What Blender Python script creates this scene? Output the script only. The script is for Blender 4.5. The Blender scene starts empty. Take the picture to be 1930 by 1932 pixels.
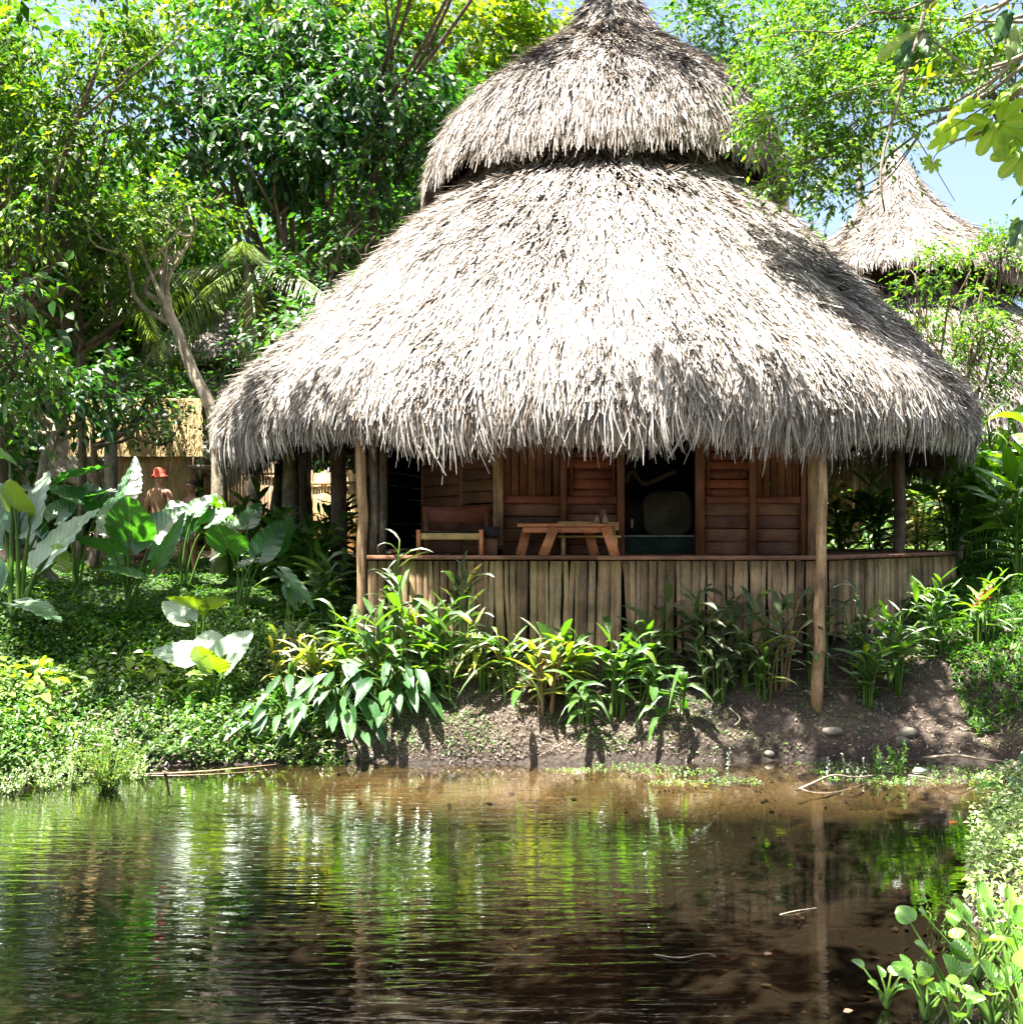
import bpy, math, random
import numpy as np
from mathutils import Vector

rng = np.random.default_rng(11)
random.seed(11)
R = math.radians
F, CX, HY, EYE = 2070.0, 965.0, 1000.0, 2.76      # focal length and horizon measured off the photograph
COL = bpy.context.scene.collection
SC = bpy.context.scene

# ------------------------------------------------------------------ camera, sky, sun, exposure
cam = bpy.data.cameras.new('camera'); cam_o = bpy.data.objects.new('camera', cam); COL.objects.link(cam_o)
cam_o.location = (0, 0, EYE); cam_o.rotation_euler = (R(90), 0, 0)
cam.sensor_width = 36; cam.lens = 36 * F / 1930; cam.shift_y = 34 / 1932; cam.clip_start = .1; cam.clip_end = 2000
SC.camera = cam_o
SUN = Vector((-.27, -.19, 1)).normalized()
w = bpy.data.worlds.new('World'); SC.world = w; w.use_nodes = True
nt = w.node_tree; nt.nodes.clear()
sky = nt.nodes.new('ShaderNodeTexSky'); sky.sky_type = 'NISHITA'; sky.sun_disc = False
sky.sun_elevation = math.asin(SUN.z); sky.sun_rotation = math.atan2(SUN.x, SUN.y)
sky.dust_density = 4.5; sky.air_density = 1.0
bg = nt.nodes.new('ShaderNodeBackground'); bg.inputs[1].default_value = .05
ow = nt.nodes.new('ShaderNodeOutputWorld')
nt.links.new(sky.outputs[0], bg.inputs[0]); nt.links.new(bg.outputs[0], ow.inputs[0])
sl = bpy.data.lights.new('sun', 'SUN'); sl.energy = 5.0; sl.angle = R(.5); sl.color = (1, .96, .88)
so = bpy.data.objects.new('sun', sl); COL.objects.link(so); so.rotation_euler = SUN.to_track_quat('Z', 'Y').to_euler()
SC.view_settings.view_transform = 'Standard'; SC.view_settings.look = 'None'
SC.view_settings.exposure = 3.0; SC.view_settings.gamma = 1
SC.render.engine = 'CYCLES'
cy = SC.cycles
cy.max_bounces = 7; cy.diffuse_bounces = 4; cy.glossy_bounces = 3; cy.transmission_bounces = 4; cy.transparent_max_bounces = 8
cy.use_denoising = True; cy.caustics_reflective = False; cy.caustics_refractive = False
cy.sample_clamp_indirect = 6

# ------------------------------------------------------------------ helpers
def P(px, py, Y):
    return np.array(((px - CX) / F * Y, Y, EYE - (py - HY) / F * Y))
def nrm(a):
    return a / np.maximum(np.linalg.norm(a, axis=-1, keepdims=True), 1e-9)
def h3(ix, iy, s):
    v = np.sin(ix * 127.1 + iy * 311.7 + s * 74.7) * 43758.5453
    return v - np.floor(v)
def vnoise(x, y, s=0):
    x = np.asarray(x, float); y = np.asarray(y, float)
    ix, iy = np.floor(x), np.floor(y); fx, fy = x - ix, y - iy
    fx = fx * fx * (3 - 2 * fx); fy = fy * fy * (3 - 2 * fy)
    a, b, c, d = h3(ix, iy, s), h3(ix + 1, iy, s), h3(ix, iy + 1, s), h3(ix + 1, iy + 1, s)
    return (a * (1 - fx) + b * fx) * (1 - fy) + (c * (1 - fx) + d * fx) * fy

class Geo:
    def __init__(s): s.V = []; s.Fc = []; s.M = []; s.U = []; s.n = 0; s.hasuv = False
    def add(s, V, Fs, mat=0, uv=None):
        V = np.asarray(V, float).reshape(-1, 3)
        if not isinstance(Fs, list): Fs = [Fs]
        for f in Fs:
            f = np.asarray(f, int)
            if f.size: s.Fc.append(f + s.n); s.M.append(np.full(len(f), mat))
        s.V.append(V)
        if uv is None: uv = np.zeros((len(V), 2))
        else: s.hasuv = True
        s.U.append(uv); s.n += len(V); return s
    def merge(s, g, mat=None):
        base = s.n
        for f, m in zip(g.Fc, g.M): s.Fc.append(f + base); s.M.append(m if mat is None else np.full(len(f), mat))
        s.V += g.V; s.U += g.U; s.n += g.n; s.hasuv |= g.hasuv; return s
    def mesh(s, name, mats, smooth=False, origin=None):
        V = np.concatenate(s.V)
        if origin is not None: V = V - np.asarray(origin, float)
        me = bpy.data.meshes.new(name)
        me.vertices.add(len(V)); me.vertices.foreach_set('co', V.astype(np.float32).ravel())
        loops = np.concatenate([f.ravel() for f in s.Fc]); tot = np.concatenate([np.full(len(f), f.shape[1]) for f in s.Fc])
        start = np.concatenate([[0], np.cumsum(tot)[:-1]])
        me.loops.add(len(loops)); me.loops.foreach_set('vertex_index', loops.astype(np.int32))
        me.polygons.add(len(tot)); me.polygons.foreach_set('loop_start', start.astype(np.int32))
        me.polygons.foreach_set('loop_total', tot.astype(np.int32))
        me.polygons.foreach_set('material_index', np.concatenate(s.M).astype(np.int32))
        if smooth: me.polygons.foreach_set('use_smooth', np.ones(len(tot), bool))
        if s.hasuv:
            a = me.attributes.new('luv', 'FLOAT2', 'POINT'); a.data.foreach_set('vector', np.concatenate(s.U).astype(np.float32).ravel())
        for m in (mats if isinstance(mats, (list, tuple)) else [mats]): me.materials.append(m)
        me.update(calc_edges=True); me.validate(); return me
    def build(s, name, mats, parent=None, smooth=False):
        o_ = (0, 0, 0)
        if parent is not None:
            o_ = parent['_loc'] if '_loc' in parent else (0, 0, 0)
        o = bpy.data.objects.new(name, s.mesh(name, mats, smooth, o_)); COL.objects.link(o)
        if parent is not None:
            o.parent = parent; o['_loc'] = list(o_)
        return o

def tag(o, label=None, cat=None, group=None, kind=None):
    if label: o['label'] = label
    if cat: o['category'] = cat
    if group: o['group'] = group
    if kind: o['kind'] = kind
    return o
def thing(name, label, cat, loc, group=None):
    o = bpy.data.objects.new(name, None); COL.objects.link(o); o.location = [float(v) for v in loc]
    o.empty_display_size = .2; o['_loc'] = [float(v) for v in loc]
    return tag(o, label, cat, group)
def copy_thing(src, loc, rz=0, sc=1, label=None):
    c = src.copy(); COL.objects.link(c); c.location = loc; c.rotation_euler = (0, 0, rz)
    c.scale = (sc, sc, sc) if np.isscalar(sc) else sc
    if label: c['label'] = label
    for ch in src.children:
        d = ch.copy(); COL.objects.link(d); d.parent = c
        for g in ch.children:
            e = g.copy(); COL.objects.link(e); e.parent = d
    return c

def box(c, s, ax=None, jit=0):
    """box of full size s at centre c; ax = 3x3 rows giving its axes"""
    c = np.asarray(c, float); h = np.asarray(s, float) / 2
    q = np.array([[-1, -1, -1], [1, -1, -1], [1, 1, -1], [-1, 1, -1], [-1, -1, 1], [1, -1, 1], [1, 1, 1], [-1, 1, 1]], float) * h
    if jit: q = q + rng.normal(0, jit, q.shape)
    if ax is not None: q = q @ np.asarray(ax, float)
    f = np.array([[0, 3, 2, 1], [4, 5, 6, 7], [0, 1, 5, 4], [1, 2, 6, 5], [2, 3, 7, 6], [3, 0, 4, 7]])
    return q + c, f
def bevelled(c, s, b=.006, ax=None, jit=0):
    """box with chamfered long edges (8-gon cross section in its two shorter directions)"""
    s = np.asarray(s, float); k = int(np.argmax(s)); o = [i for i in range(3) if i != k]
    hx, hy, hl = s[o[0]] / 2, s[o[1]] / 2, s[k] / 2; b = min(b, hx * .6, hy * .6)
    ring = [(-hx + b, -hy), (hx - b, -hy), (hx, -hy + b), (hx, hy - b), (hx - b, hy), (-hx + b, hy), (-hx, hy - b), (-hx, -hy + b)]
    V = np.zeros((16, 3))
    for j, l in enumerate((-hl, hl)):
        jx, jy = rng.normal(0, jit, 2) if jit else (0, 0)
        for i, (x, y) in enumerate(ring): V[j * 8 + i, o[0]] = x + jx; V[j * 8 + i, o[1]] = y + jy; V[j * 8 + i, k] = l
    if ax is not None: V = V @ np.asarray(ax, float)
    q = np.array([[i, (i + 1) % 8, 8 + (i + 1) % 8, 8 + i] for i in range(8)])
    return V + np.asarray(c, float), [q, np.array([list(range(7, -1, -1)), list(range(8, 16))])]
def tube(pts, rad, n=7, closed=True, wob=0):
    pts = np.asarray(pts, float); m = len(pts); rad = np.broadcast_to(np.asarray(rad, float), (m,))
    T = nrm(np.gradient(pts, axis=0)); ref = np.array([0.13, .99, .07]) if abs(T[0, 2]) > .5 else np.array([0, 0, 1.])
    S = nrm(np.cross(T, ref)); B = np.cross(S, T)
    a = np.linspace(0, 2 * math.pi, n, endpoint=False)
    rr = rad[:, None] * (1 + (rng.uniform(-wob, wob, (m, n)) if wob else 0))
    V = pts[:, None] + S[:, None] * (np.cos(a) * rr)[..., None] + B[:, None] * (np.sin(a) * rr)[..., None]
    i = np.arange(m - 1)[:, None] * n; j = np.arange(n)[None]; j2 = (j + 1) % n
    f = np.stack([i + j, i + j2, i + n + j2, i + n + j], -1).reshape(-1, 4)
    fs = [f]
    if closed: fs.append(np.array([list(range(n - 1, -1, -1)), list(range((m - 1) * n, m * n))]))
    uv = np.stack([np.broadcast_to(a[None] / 6.283, (m, n)), np.broadcast_to(np.linspace(0, 1, m)[:, None], (m, n))], -1).reshape(-1, 2)
    return V.reshape(-1, 3), fs, uv
def spline(pts, n=12):
    pts = np.asarray(pts, float); k = len(pts)
    p = np.vstack([2 * pts[0] - pts[1], pts, 2 * pts[-1] - pts[-2]]); out = []
    for t in np.linspace(0, k - 1 - 1e-6, n):
        i = int(t); u = t - i; a, b, c, d = p[i:i + 4]
        out.append(.5 * ((2 * b) + (-a + c) * u + (2 * a - 5 * b + 4 * c - d) * u * u + (-a + 3 * b - 3 * c + d) * u ** 3))
    return np.array(out)

PR_LEAF = [(0, .12), (.3, .95), (.62, .8), (1, .03)]
PR_SMALL = [(0, .1), (.45, 1), (1, .05)]
PR_LONG = [(0, .12), (.12, .55), (.35, 1), (.65, .85), (.87, .42), (1, .03)]
PR_STRIP = [(0, 1), (.55, .9), (1, .3)]
def blades(Pp, D, N, L, W, prof=PR_LEAF, fold=.25, droop=0., wave=0.):
    """many leaves at once: base Pp, direction D, normal hint N, length L, half width W; returns V, F, uv"""
    n = len(Pp); D = nrm(D); S = nrm(np.cross(D, N)); Nn = np.cross(S, D)
    L = np.broadcast_to(L, (n,))[:, None]; W = np.broadcast_to(W, (n,))[:, None]; droop = np.broadcast_to(droop, (n,))[:, None]
    fold = np.broadcast_to(fold, (n,))[:, None]
    k = len(prof); V = np.zeros((n, k, 3, 3)); uv = np.zeros((n, k, 3, 2))
    for r, (t, wd) in enumerate(prof):
        mid = Pp + D * L * t; mid = mid + np.array([0, 0, -1.]) * (droop * L * t * t)
        if wave: mid = mid + S * (np.sin(t * 5 + D[:, :1] * 9) * wave * L)
        V[:, r, 1] = mid
        up = Nn * (fold * W * wd)
        V[:, r, 0] = mid - S * W * wd + up; V[:, r, 2] = mid + S * W * wd + up
        uv[:, r, 0] = (-wd, t); uv[:, r, 1] = (0, t); uv[:, r, 2] = (wd, t)
    b = (np.arange(n) * k * 3)[:, None, None]; rr = (np.arange(k - 1) * 3)[None, :, None]
    i = b + rr
    f1 = np.concatenate([i, i + 1, i + 4, i + 3], -1); f2 = np.concatenate([i + 1, i + 2, i + 5, i + 4], -1)
    return V.reshape(-1, 3), np.concatenate([f1.reshape(-1, 4), f2.reshape(-1, 4)]), uv.reshape(-1, 2)
def rdir(n): return nrm(rng.normal(size=(n, 3)))

# ------------------------------------------------------------------ materials
def nodes(name):
    m = bpy.data.materials.new(name); m.use_nodes = True; t = m.node_tree; t.nodes.clear()
    o = t.nodes.new('ShaderNodeOutputMaterial')
    def N(tp, **kw):
        n = t.nodes.new(tp)
        for k, v in kw.items():
            if k.startswith('i_'): n.inputs[k[2:].replace('_', ' ')].default_value = v
            elif k.startswith('n_'): n.inputs[int(k[2:])].default_value = v
            else: setattr(n, k, v)
        return n
    return m, t, o, N, t.links.new
def ramp(N, cols, pos=None, interp='LINEAR'):
    r = N('ShaderNodeValToRGB'); r.color_ramp.interpolation = interp; e = r.color_ramp.elements
    pos = pos or [i / (len(cols) - 1) for i in range(len(cols))]
    while len(e) < len(cols): e.new(.5)
    for i, (c, p) in enumerate(zip(cols, pos)): e[i].position = p; e[i].color = (*c, 1)
    return r
def leaf_mat(name, cols, trans=(1.9, 1.9, .7), tmix=.4, gloss=.5, rough=.38, veins=0, vein_col=None, patch=None):
    m, t, o, N, K = nodes(name)
    g = N('ShaderNodeNewGeometry'); r = ramp(N, cols); K(g.outputs['Random Per Island'], r.inputs[0])
    col = r.outputs[0]
    tc = N('ShaderNodeTexCoord'); ns = N('ShaderNodeTexNoise', i_Scale=1.1 if not patch else patch, i_Detail=2.0); K(tc.outputs['Object'], ns.inputs[0])
    hs = N('ShaderNodeHueSaturation'); mr = N('ShaderNodeMapRange', n_1=.3, n_2=.7, n_3=.72, n_4=1.3); K(ns.outputs[0], mr.inputs[0])
    K(mr.outputs[0], hs.inputs['Value']); K(col, hs.inputs['Color']); col = hs.outputs[0]
    bump = None
    if veins:
        at = N('ShaderNodeAttribute', attribute_name='luv'); sx = N('ShaderNodeSeparateXYZ'); K(at.outputs['Vector'], sx.inputs[0])
        ab = N('ShaderNodeMath', operation='ABSOLUTE'); K(sx.outputs[0], ab.inputs[0])
        m1 = N('ShaderNodeMath', operation='MULTIPLY', n_1=-.55); K(ab.outputs[0], m1.inputs[0])
        ad = N('ShaderNodeMath', operation='ADD'); K(m1.outputs[0], ad.inputs[0]); K(sx.outputs[1], ad.inputs[1])
        mu = N('ShaderNodeMath', operation='MULTIPLY', n_1=float(veins)); K(ad.outputs[0], mu.inputs[0])
        fr = N('ShaderNodeMath', operation='FRACT'); K(mu.outputs[0], fr.inputs[0])
        pp = N('ShaderNodeMath', operation='PINGPONG', n_1=.5); K(fr.outputs[0], pp.inputs[0])
        lt = N('ShaderNodeMapRange', n_1=0., n_2=.09, n_3=1., n_4=0.); K(pp.outputs[0], lt.inputs[0])
        mi = N('ShaderNodeMapRange', n_1=.02, n_2=.05, n_3=1., n_4=0.); K(ab.outputs[0], mi.inputs[0])
        mx = N('ShaderNodeMath', operation='MAXIMUM'); K(lt.outputs[0], mx.inputs[0]); K(mi.outputs[0], mx.inputs[1])
        mc = N('ShaderNodeMixRGB', blend_type='MIX'); mc.inputs[2].default_value = (*(vein_col or (.2, .32, .1)), 1)
        ms = N('ShaderNodeMath', operation='MULTIPLY', n_1=.55); K(mx.outputs[0], ms.inputs[0])
        K(ms.outputs[0], mc.inputs[0]); K(col, mc.inputs[1]); col = mc.outputs[0]
        bump = N('ShaderNodeBump', i_Strength=.6, i_Distance=.01); K(pp.outputs[0], bump.inputs['Height'])
    d = N('ShaderNodeBsdfDiffuse'); tr = N('ShaderNodeBsdfTranslucent'); K(col, d.inputs[0])
    mm = N('ShaderNodeMixRGB', blend_type='MULTIPLY', n_0=1.); mm.inputs[2].default_value = (*trans, 1); K(col, mm.inputs[1]); K(mm.outputs[0], tr.inputs[0])
    mx1 = N('ShaderNodeMixShader', n_0=tmix); K(d.outputs[0], mx1.inputs[1]); K(tr.outputs[0], mx1.inputs[2])
    gl = N('ShaderNodeBsdfGlossy'); gl.inputs['Roughness'].default_value = rough; gl.inputs[0].default_value = (1, 1, 1, 1)
    fz = N('ShaderNodeFresnel', i_IOR=1.45); fm = N('ShaderNodeMath', operation='MULTIPLY', n_1=gloss * 1.6); K(fz.outputs[0], fm.inputs[0])
    bk = N('ShaderNodeMath', operation='MULTIPLY_ADD', n_1=-.85, n_2=1.); K(g.outputs['Backfacing'], bk.inputs[0]); fm2 = N('ShaderNodeMath', operation='MULTIPLY'); fm2.use_clamp = True
    K(fm.outputs[0], fm2.inputs[0]); K(bk.outputs[0], fm2.inputs[1]); fm = fm2
    mx2 = N('ShaderNodeMixShader'); K(fm.outputs[0], mx2.inputs[0]); K(mx1.outputs[0], mx2.inputs[1]); K(gl.outputs[0], mx2.inputs[2])
    if bump: K(bump.outputs[0], d.inputs['Normal']); K(bump.outputs[0], gl.inputs['Normal'])
    K(mx2.outputs[0], o.inputs[0]); return m
def rough_mat(name, cols, scale=(1, 1, 1), nscale=4., detail=6., bump=.4, dist=.02, rough=.85, island=.6, spec=.3, pos=None, streak=.75):
    """noise-stained solid: island random picks a tone, stretched noise adds grain"""
    m, t, o, N, K = nodes(name)
    tc = N('ShaderNodeTexCoord'); mp = N('ShaderNodeMapping'); mp.inputs['Scale'].default_value = scale; K(tc.outputs['Object'], mp.inputs[0])
    g = N('ShaderNodeNewGeometry')
    ns = N('ShaderNodeTexNoise', i_Scale=nscale, i_Detail=detail, i_Roughness=.65); K(mp.outputs[0], ns.inputs[0])
    mr = N('ShaderNodeMapRange', n_1=.25, n_2=.75, n_3=0., n_4=1.); K(ns.outputs[0], mr.inputs[0])
    mx = N('ShaderNodeMix'); mx.data_type = 'FLOAT'; mx.inputs[0].default_value = island
    K(mr.outputs[0], mx.inputs[2]); K(g.outputs['Random Per Island'], mx.inputs[3])
    r = ramp(N, cols, pos); K(mx.outputs[0], r.inputs[0])
    if streak:
        n2 = N('ShaderNodeTexNoise', i_Scale=nscale * 4.5, i_Detail=5., i_Roughness=.7); K(mp.outputs[0], n2.inputs[0])
        n3 = N('ShaderNodeTexNoise', i_Scale=2.2, i_Detail=4.); K(tc.outputs['Object'], n3.inputs[0])
        q = N('ShaderNodeMath', operation='MULTIPLY'); K(n2.outputs[0], q.inputs[0]); K(n3.outputs[0], q.inputs[1])
        q2 = N('ShaderNodeMapRange', n_1=.14, n_2=.36, n_3=1 - streak * .75, n_4=1 + streak * .55); K(q.outputs[0], q2.inputs[0])
        hv = N('ShaderNodeHueSaturation'); K(q2.outputs[0], hv.inputs['Value']); K(r.outputs[0], hv.inputs['Color']); r = hv
    b = N('ShaderNodeBump', i_Strength=bump, i_Distance=dist); K(ns.outputs[0], b.inputs['Height'])
    p = N('ShaderNodeBsdfPrincipled', i_Roughness=rough); p.inputs['Specular IOR Level'].default_value = spec
    K(r.outputs[0], p.inputs[0]); K(b.outputs[0], p.inputs['Normal']); K(p.outputs[0], o.inputs[0]); return m

M = {}
M['thatch'] = rough_mat('thatch', [(.065, .043, .03), (.18, .14, .11), (.40, .355, .31), (.55, .51, .46), (.70, .67, .62)], (6, 6, 2), 5, 4, .2, .01, .8, .8, .3, streak=.65)
M['thatch_old'] = rough_mat('thatch_cap', [(.05, .033, .023), (.13, .098, .075), (.27, .23, .195), (.40, .36, .32), (.58, .55, .50)], (6, 6, 2), 5, 4, .2, .01, .8, .8, .3, streak=.8)  # darker tones of the thatch, for the roof caps
M['thatch_core'] = rough_mat('thatch_core', [(.03, .02, .014), (.08, .06, .045), (.18, .15, .12)], (8, 8, 2), 6, 6, 1, .05, .95, 0)
M['thatch_yellow'] = rough_mat('thatch_yellow', [(.3, .2, .09), (.5, .36, .16), (.65, .5, .27)], (6, 6, 2), 5, 4, .2, .01, .8, .75)
M['wood_red'] = rough_mat('wood_red', [(.04, .014, .008), (.14, .038, .015), (.28, .09, .032)], (2, 14, 14), 3, 8, .5, .012, .6, .5)
M['wood_dark'] = rough_mat('wood_dark', [(.045, .02, .011), (.12, .053, .026), (.22, .115, .055)], (2, 14, 14), 3, 8, .5, .012, .7, .5)
M['wood_redv'] = rough_mat('wood_redv', [(.06, .025, .013), (.15, .06, .027), (.23, .11, .045)], (14, 14, 1.5), 3, 8, .5, .012, .6, .5)
M['slat'] = rough_mat('slat', [(.05, .032, .020), (.15, .095, .055), (.26, .165, .09), (.36, .25, .13), (.22, .16, .11), (.34, .16, .08)], (12, 12, 1.2), 3, 8, .7, .015, .8, .62)
M['post'] = rough_mat('post', [(.09, .06, .035), (.3, .19, .10), (.46, .33, .18)], (7, 7, .7), 3, 8, .9, .02, .75, 0)
M['rim'] = rough_mat('rim', [(.07, .03, .018), (.18, .08, .045), (.32, .18, .11)], (1.2, 12, 12), 3, 6, .4, .01, .6, .2)
M['orange'] = rough_mat('orange_wood', [(.30, .10, .035), (.50, .19, .07), (.62, .28, .11)], (3, 14, 14), 2.5, 7, .3, .006, .5, .35)
M['yellow'] = rough_mat('yellow_wood', [(.3, .18, .05), (.5, .36, .12), (.6, .45, .18)], (3, 14, 14), 2.5, 7, .3, .006, .55, .35)
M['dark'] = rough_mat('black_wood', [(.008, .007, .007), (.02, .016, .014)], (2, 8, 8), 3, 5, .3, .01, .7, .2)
M['green_cloth'] = rough_mat('green_cloth', [(.03, .06, .045), (.05, .1, .07)], (3, 3, 3), 6, 5, .4, .02, .9, 0)
M['khaki'] = rough_mat('khaki_cloth', [(.13, .13, .08), (.2, .2, .13)], (3, 3, 3), 3, 5, .5, .03, .9, 0)
M['white_cloth'] = rough_mat('white_cloth', [(.4, .42, .38), (.6, .6, .56)], (3, 3, 3), 3, 5, .5, .02, .9, 0)
M['rope'] = rough_mat('rope', [(.1, .09, .06), (.22, .2, .14)], (9, 9, 9), 5, 5, .8, .01, .95, 0)
M['bark'] = rough_mat('bark', [(.03, .022, .015), (.10, .075, .05), (.2, .17, .13)], (5, 5, 1.3), 2.5, 8, 1, .04, .9, .1)
M['bark_pale'] = rough_mat('bark_pale', [(.07, .055, .035), (.2, .17, .12), (.36, .33, .27)], (4, 4, 2), 2.5, 8, 1, .03, .85, .1)
M['mud'] = None
M['skin'] = rough_mat('skin', [(.26, .12, .07), (.34, .17, .10)], (3, 3, 3), 3, 3, .1, .005, .5, 0)
M['skin_dark'] = rough_mat('skin_dark', [(.24, .11, .07), (.32, .16, .1)], (3, 3, 3), 3, 3, .1, .005, .5, 0)
M['red'] = rough_mat('red_cloth', [(.48, .05, .03), (.62, .09, .055)], (5, 5, 5), 5, 4, .4, .01, .85, 0)
M['short'] = rough_mat('pale_shorts', [(.35, .36, .33), (.5, .5, .46)], (4, 4, 4), 4, 4, .5, .02, .9, 0)
M['hair'] = rough_mat('hair', [(.02, .013, .01), (.05, .03, .02)], (20, 20, 4), 4, 4, .6, .01, .5, 0)
M['stone'] = rough_mat('stone', [(.06, .05, .04), (.16, .14, .11), (.28, .26, .22)], (2, 2, 2), 4, 8, .8, .03, .85, 0)
M['twig'] = rough_mat('twig', [(.08, .06, .045), (.2, .16, .125), (.34, .29, .24)], (6, 6, 6), 3, 6, .6, .01, .8, 0)
M['clay'] = rough_mat('clay', [(.42, .3, .17), (.55, .4, .24)], (6, 6, 6), 4, 4, .3, .005, .6, 0)
M['petal'] = leaf_mat('orange_petal', [(.65, .16, .02), (.8, .3, .03)], (1.1, 1, .8), .3, .3)
M['petal_red'] = leaf_mat('red_petal', [(.65, .03, .02), (.8, .08, .04)], (1.1, 1, .8), .3, .3)

GD = [(.006, .032, .010), (.013, .055, .015), (.026, .080, .016), (.06, .13, .02)]
GM = [(.010, .05, .005), (.025, .09, .009), (.05, .13, .012), (.10, .18, .018)]
GY = [(.035, .10, .008), (.08, .17, .012), (.15, .25, .015), (.26, .28, .02)]
M['leaf_dark'] = leaf_mat('leaf_dark', GD, (2.4, 2.8, .5), .40, .5, .36)
M['leaf_mid'] = leaf_mat('leaf_mid', GM, (2., 2.1, .5), .42, .28, .42)
M['leaf_yellow'] = leaf_mat('leaf_yellow', GY, (2., 1.9, .4), .55, .2, .45)
M['leaf_olive'] = leaf_mat('leaf_olive', [(.010, .045, .006), (.030, .09, .008), (.065, .14, .011), (.17, .24, .02)], (2., 2., .45), .45, .2, .45)
M['herb_pale'] = leaf_mat('herb_pale', [(.10, .2, .04), (.18, .3, .06), (.3, .38, .14), (.5, .52, .36)], (1.5, 1.5, .7), .3, .4, .4)
M['leaf_fine'] = leaf_mat('leaf_fine', [(.015, .07, .006), (.04, .12, .008), (.08, .18, .012), (.16, .26, .02)], (1.9, 1.9, .45), .45, .2, .45)
M['palm'] = leaf_mat('palm_leaf', [(.05, .09, .02), (.09, .14, .03), (.15, .19, .05)], (1.8, 1.8, .6), .35, .6, .35)
M['sunken'] = leaf_mat('sunken_leaf', [(.012, .008, .005), (.03, .02, .013), (.06, .042, .028)], (1.1, 1.1, .8), .1, .0, .5)
M['herb'] = leaf_mat('herb', [(.03, .09, .010), (.05, .14, .015), (.09, .19, .02), (.14, .25, .03)], (1.9, 1.9, .6), .35, .8, .38)
M['ear'] = leaf_mat('elephant_ear', [(.03, .105, .03), (.04, .13, .03), (.055, .15, .03)], (2.0, 2.6, .4), .42, .9, .33, veins=9, vein_col=(.12, .22, .08))
M['ear_sunlit'] = leaf_mat('elephant_ear_sunlit', [(.22, .31, .19), (.28, .37, .24)], (1.2, 1.5, .4), .3, .6, .4, veins=9, vein_col=(.05, .15, .05))  # pale ear copy: sun glare on the waxy leaf put into its colour
M['ear_lime'] = leaf_mat('elephant_ear_lime', [(.14, .24, .02), (.2, .3, .03)], (1.9, 1.9, .4), .5, .5, .4, veins=9, vein_col=(.3, .38, .08))
M['helic'] = leaf_mat('ginger_leaf', [(.03, .10, .008), (.055, .15, .012), (.09, .20, .015), (.17, .27, .02)], (2., 2., .4), .45, .55, .36, veins=16, vein_col=(.1, .2, .04))
M['helic_dry'] = leaf_mat('ginger_leaf_dull', [(.035, .075, .02), (.06, .11, .03), (.10, .14, .045), (.2, .17, .07)], (1.5, 1.5, .7), .3, .5, .4, veins=16, vein_col=(.14, .17, .08))
M['helic_yel'] = leaf_mat('ginger_leaf_yellow', [(.12, .2, .02), (.2, .27, .03), (.36, .33, .05), (.45, .26, .05)], (1.7, 1.7, .5), .42, .7, .35, veins=16, vein_col=(.3, .34, .1))
M['broad'] = leaf_mat('broad_leaf', [(.015, .06, .016), (.025, .085, .02), (.045, .12, .02)], (2., 2.6, .5), .34, .7, .34, veins=8, vein_col=(.08, .16, .06))
M['hyacinth'] = leaf_mat('hyacinth_leaf', [(.06, .19, .02), (.11, .26, .03), (.2, .34, .04)], (1.8, 1.8, .5), .4, .8, .28, veins=5, vein_col=(.14, .26, .07))
M['lobed'] = leaf_mat('lobed_leaf', [(.18, .30, .06), (.24, .36, .08)], (1.8, 1.8, .5), .6, .15, .5, veins=5, vein_col=(.36, .42, .18))
M['stem'] = leaf_mat('green_stem', [(.06, .13, .02), (.10, .18, .03)], (1.2, 1.2, .5), .15, .22, .45)
M['stem_dry'] = leaf_mat('dry_stem', [(.16, .12, .06), (.26, .18, .09), (.3, .14, .06)], (1.2, 1.2, .5), .1, .4, .5)
M['litter'] = leaf_mat('leaf_litter', [(.07, .045, .03), (.14, .10, .07), (.26, .20, .15), (.42, .35, .28)], (1.2, 1.1, .8), .15, .4, .5)
M['silver'] = leaf_mat('pale_sprig_leaf', [(.3, .36, .3), (.45, .5, .45)], (1, 1, .8), .2, .9, .3)

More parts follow.
